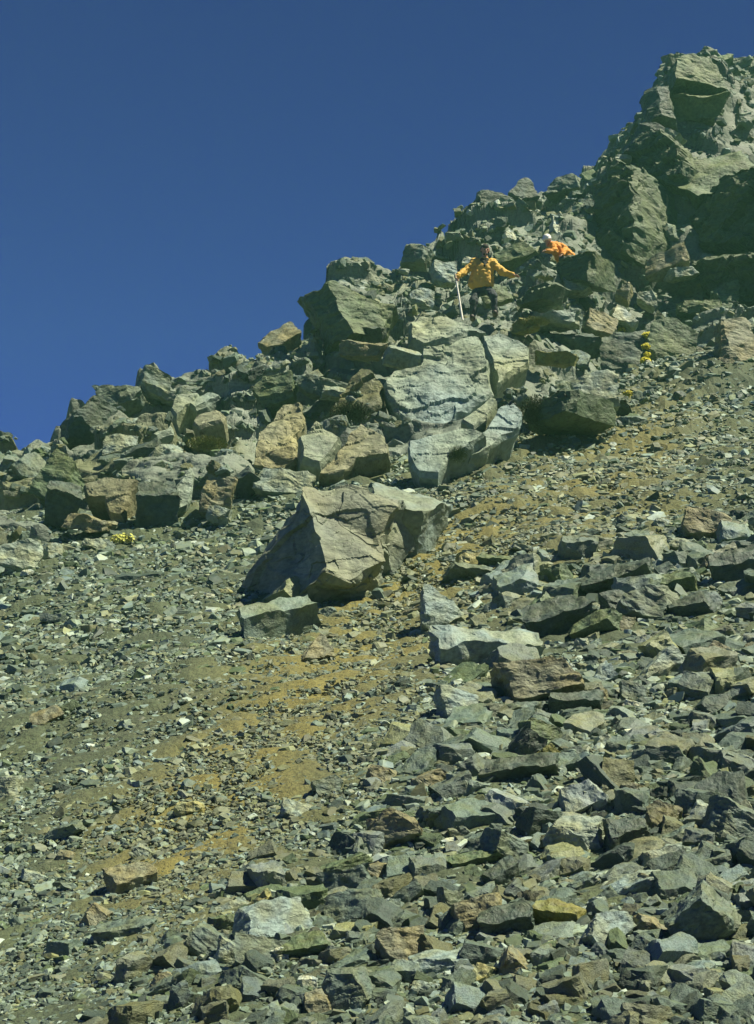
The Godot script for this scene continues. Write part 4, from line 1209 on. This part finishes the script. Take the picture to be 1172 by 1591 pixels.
func plants():
	var none := Color(0, 0, 0, 0)
	var yellow := Color(0.66, 0.6, 0.03)
	var fl := Color(0.07, 0.09, 0.025)
	cushion("flower_clump", 1006, 522, 14, 12, fl, yellow, 160, "topmost yellow flower clump of the row of four on the fractured face", "flower clump", "yellow flowers on the crag", 1.75)
	cushion("flower_clump", 1004, 539, 12, 9, fl, yellow * Color(0.75, 0.75, 0.75), 120, "dull yellow flower clump, second of the row of four", "flower clump", "yellow flowers on the crag", 1.75)
	cushion("flower_clump", 1006, 551, 9, 7, fl, yellow, 80, "smallest yellow flower clump, third of the row of four", "flower clump", "yellow flowers on the crag", 1.75)
	cushion("flower_clump", 1003, 561, 13, 10, fl, yellow, 160, "bright yellow flower clump at the bottom of the row of four", "flower clump", "yellow flowers on the crag", 1.75)
	cushion("flower_clump", 964, 513, 12, 13, fl, yellow, 150, "yellow flower clump just under the brightest white wedge", "flower clump", "yellow flowers on the crag", 1.6)
	cushion("flower_clump", 976, 612, 14, 8, fl, yellow * Color(0.6, 0.6, 0.6), 90, "faint yellow flower clump low down right of the dark hole", "flower clump", "yellow flowers on the crag", 1.2)
	var moss := Color(0.06, 0.075, 0.02)
	var straw := Color(0.15, 0.17, 0.035)
	cushion("moss_cushion", 545, 643, 62, 40, moss, none, 1500, "dark green moss in the corner left of the great grey slab", "moss", "", 1.1)
	cushion("moss_cushion", 322, 690, 62, 26, straw, none, 900, "yellow green moss along a sloping edge on the left crag", "moss", "", 0.9)
	cushion("grass_tuft", 712, 706, 28, 30, moss * Color(1.1, 1.3, 1.2), none, 700, "green tuft in the gap between the pale slabs at the crag's foot", "grass tuft", "", 0.9)
	cushion("moss_cushion", 832, 500, 44, 18, straw, none, 800, "yellow moss on the rock right of the cap slab", "moss", "", 1.0)
	cushion("moss_cushion", 832, 642, 44, 60, moss, none, 1200, "dark moss hanging at the left end of the long dark shaded wall", "moss", "", 1.1)
	cushion("flower_clump", 190, 838, 34, 14, Color(0.2, 0.21, 0.06), Color(0.5, 0.52, 0.1), 240, "pale yellow flowers on the scree at the left below the crag", "flower clump", "", 0.15)
	cushion("moss_cushion", 846, 433, 28, 12, straw, none, 400, "small yellow moss patch under the dark sloping boulder", "moss", "", 1.0)

func _ready():
	var cam := Camera3D.new()
	cam.name = "camera"
	cam.fov = rad_to_deg(2.0 * atan(795.5 / F))
	cam.near = 0.1; cam.far = 400.0
	cam.rotation_degrees.x = PITCH
	add_child(cam)
	cam.current = true
	var we := WorldEnvironment.new()
	we.name = "world_environment"
	var env := Environment.new()
	env.background_mode = Environment.BG_SKY
	env.tonemap_mode = Environment.TONE_MAPPER_LINEAR
	env.tonemap_exposure = 1.92
	var sky_mat := ProceduralSkyMaterial.new()
	sky_mat.sky_top_color = Color(0.0046, 0.0092, 0.078).linear_to_srgb()
	sky_mat.sky_horizon_color = Color(0.033, 0.07, 0.49).linear_to_srgb()
	sky_mat.sky_curve = 0.17
	sky_mat.ground_bottom_color = Color(0.05, 0.06, 0.05).linear_to_srgb()
	sky_mat.ground_horizon_color = Color(0.09, 0.12, 0.12).linear_to_srgb()
	sky_mat.sun_angle_max = 1.0
	var sky := Sky.new()
	sky.sky_material = sky_mat
	env.sky = sky
	env.fog_enabled = true
	env.fog_density = 0.0013
	env.fog_light_color = Color(0.5, 0.8, 0.66)
	env.ambient_light_source = Environment.AMBIENT_SOURCE_SKY
	env.sdfgi_enabled = true; env.ssao_enabled = true; env.ssil_enabled = true
	we.environment = env
	add_child(we)
	var sun := DirectionalLight3D.new()
	sun.name = "sun"
	sun.light_color = Color(1.0, 0.97, 0.88)
	sun.light_energy = 1.6
	sun.light_angular_distance = 0.5
	sun.shadow_enabled = true
	sun.basis = Basis.looking_at(-Vector3(0.48, 0.8, 0.19), Vector3.UP)
	add_child(sun)

	lay_out_land()
	lay_out_calm()
	var grain := noise_image(1024, 0.02, 6, 3, Color(0.56, 0.57, 0.55), Color(0.88, 0.88, 0.87), Color(1, 1, 0.98))
	var height := noise_image(1024, 0.012, 6, 8, Color.BLACK, Color(0.5, 0.5, 0.5), Color.WHITE)
	rock_near = rock_material(1.5, 1.1, false, 0.62, grain, height)
	rock_boulder = rock_material(0.7, 1.6, false, 0.7, grain, height)
	rock_far = rock_material(0.4, 4.0, true, 0.68, grain, height)
	rock_single = rock_material(1.1, 0.5, false, 0.63, grain, height)
	rock_single_far = rock_material(0.8, 2.2, false, 0.7, grain, height)
	rock_small = rock_material(1.3, 0.12, false, 0.65, grain, height)
	rock_small_far = rock_material(0.9, 0.7, false, 0.7, grain, height)
	gravel_mat = rock_material(1.1, 2.5, true, 0.9, grain, height)
	var ground: Node3D = build_ground()
	var ridge: Node3D = build_ridge()
	make_shapes()
	individual_rocks()
	people()
	plants()
	var scree := holder("scree", Vector3.ZERO)
	tag(scree, "small loose stones and gravel covering the whole scree slope", "scree", "", "stuff")
	# trials, smallest, largest, chance where fine, chance where coarse, share kept off the sand, single stones
	strew(ground, "stone", false, 300, [
		[5200, 27, 88, 0.02, 0.8, 0.8, true],
		[30000, 13, 30, 0.28, 0.98, 0.6, false],
		[90000, 7.5, 14, 0.85, 0.8, 0.42, false],
		[130000, 4.5, 8.5, 0.98, 0.5, 0.1, false],
		[70000, 2.6, 5, 0.7, 0.3, 0.0, false]], scree)
	var rubble := holder("crag_rubble", Vector3.ZERO)
	tag(rubble, "small broken rock jammed between the blocks of the crag", "rubble", "", "stuff")
	strew(ridge, "block", true, 300, [
		[2200, 16, 46, 1, 1, 0, true],
		[15000, 9, 26, 1, 1, 0, false],
		[15000, 5, 10, 1, 1, 0, false]], rubble)
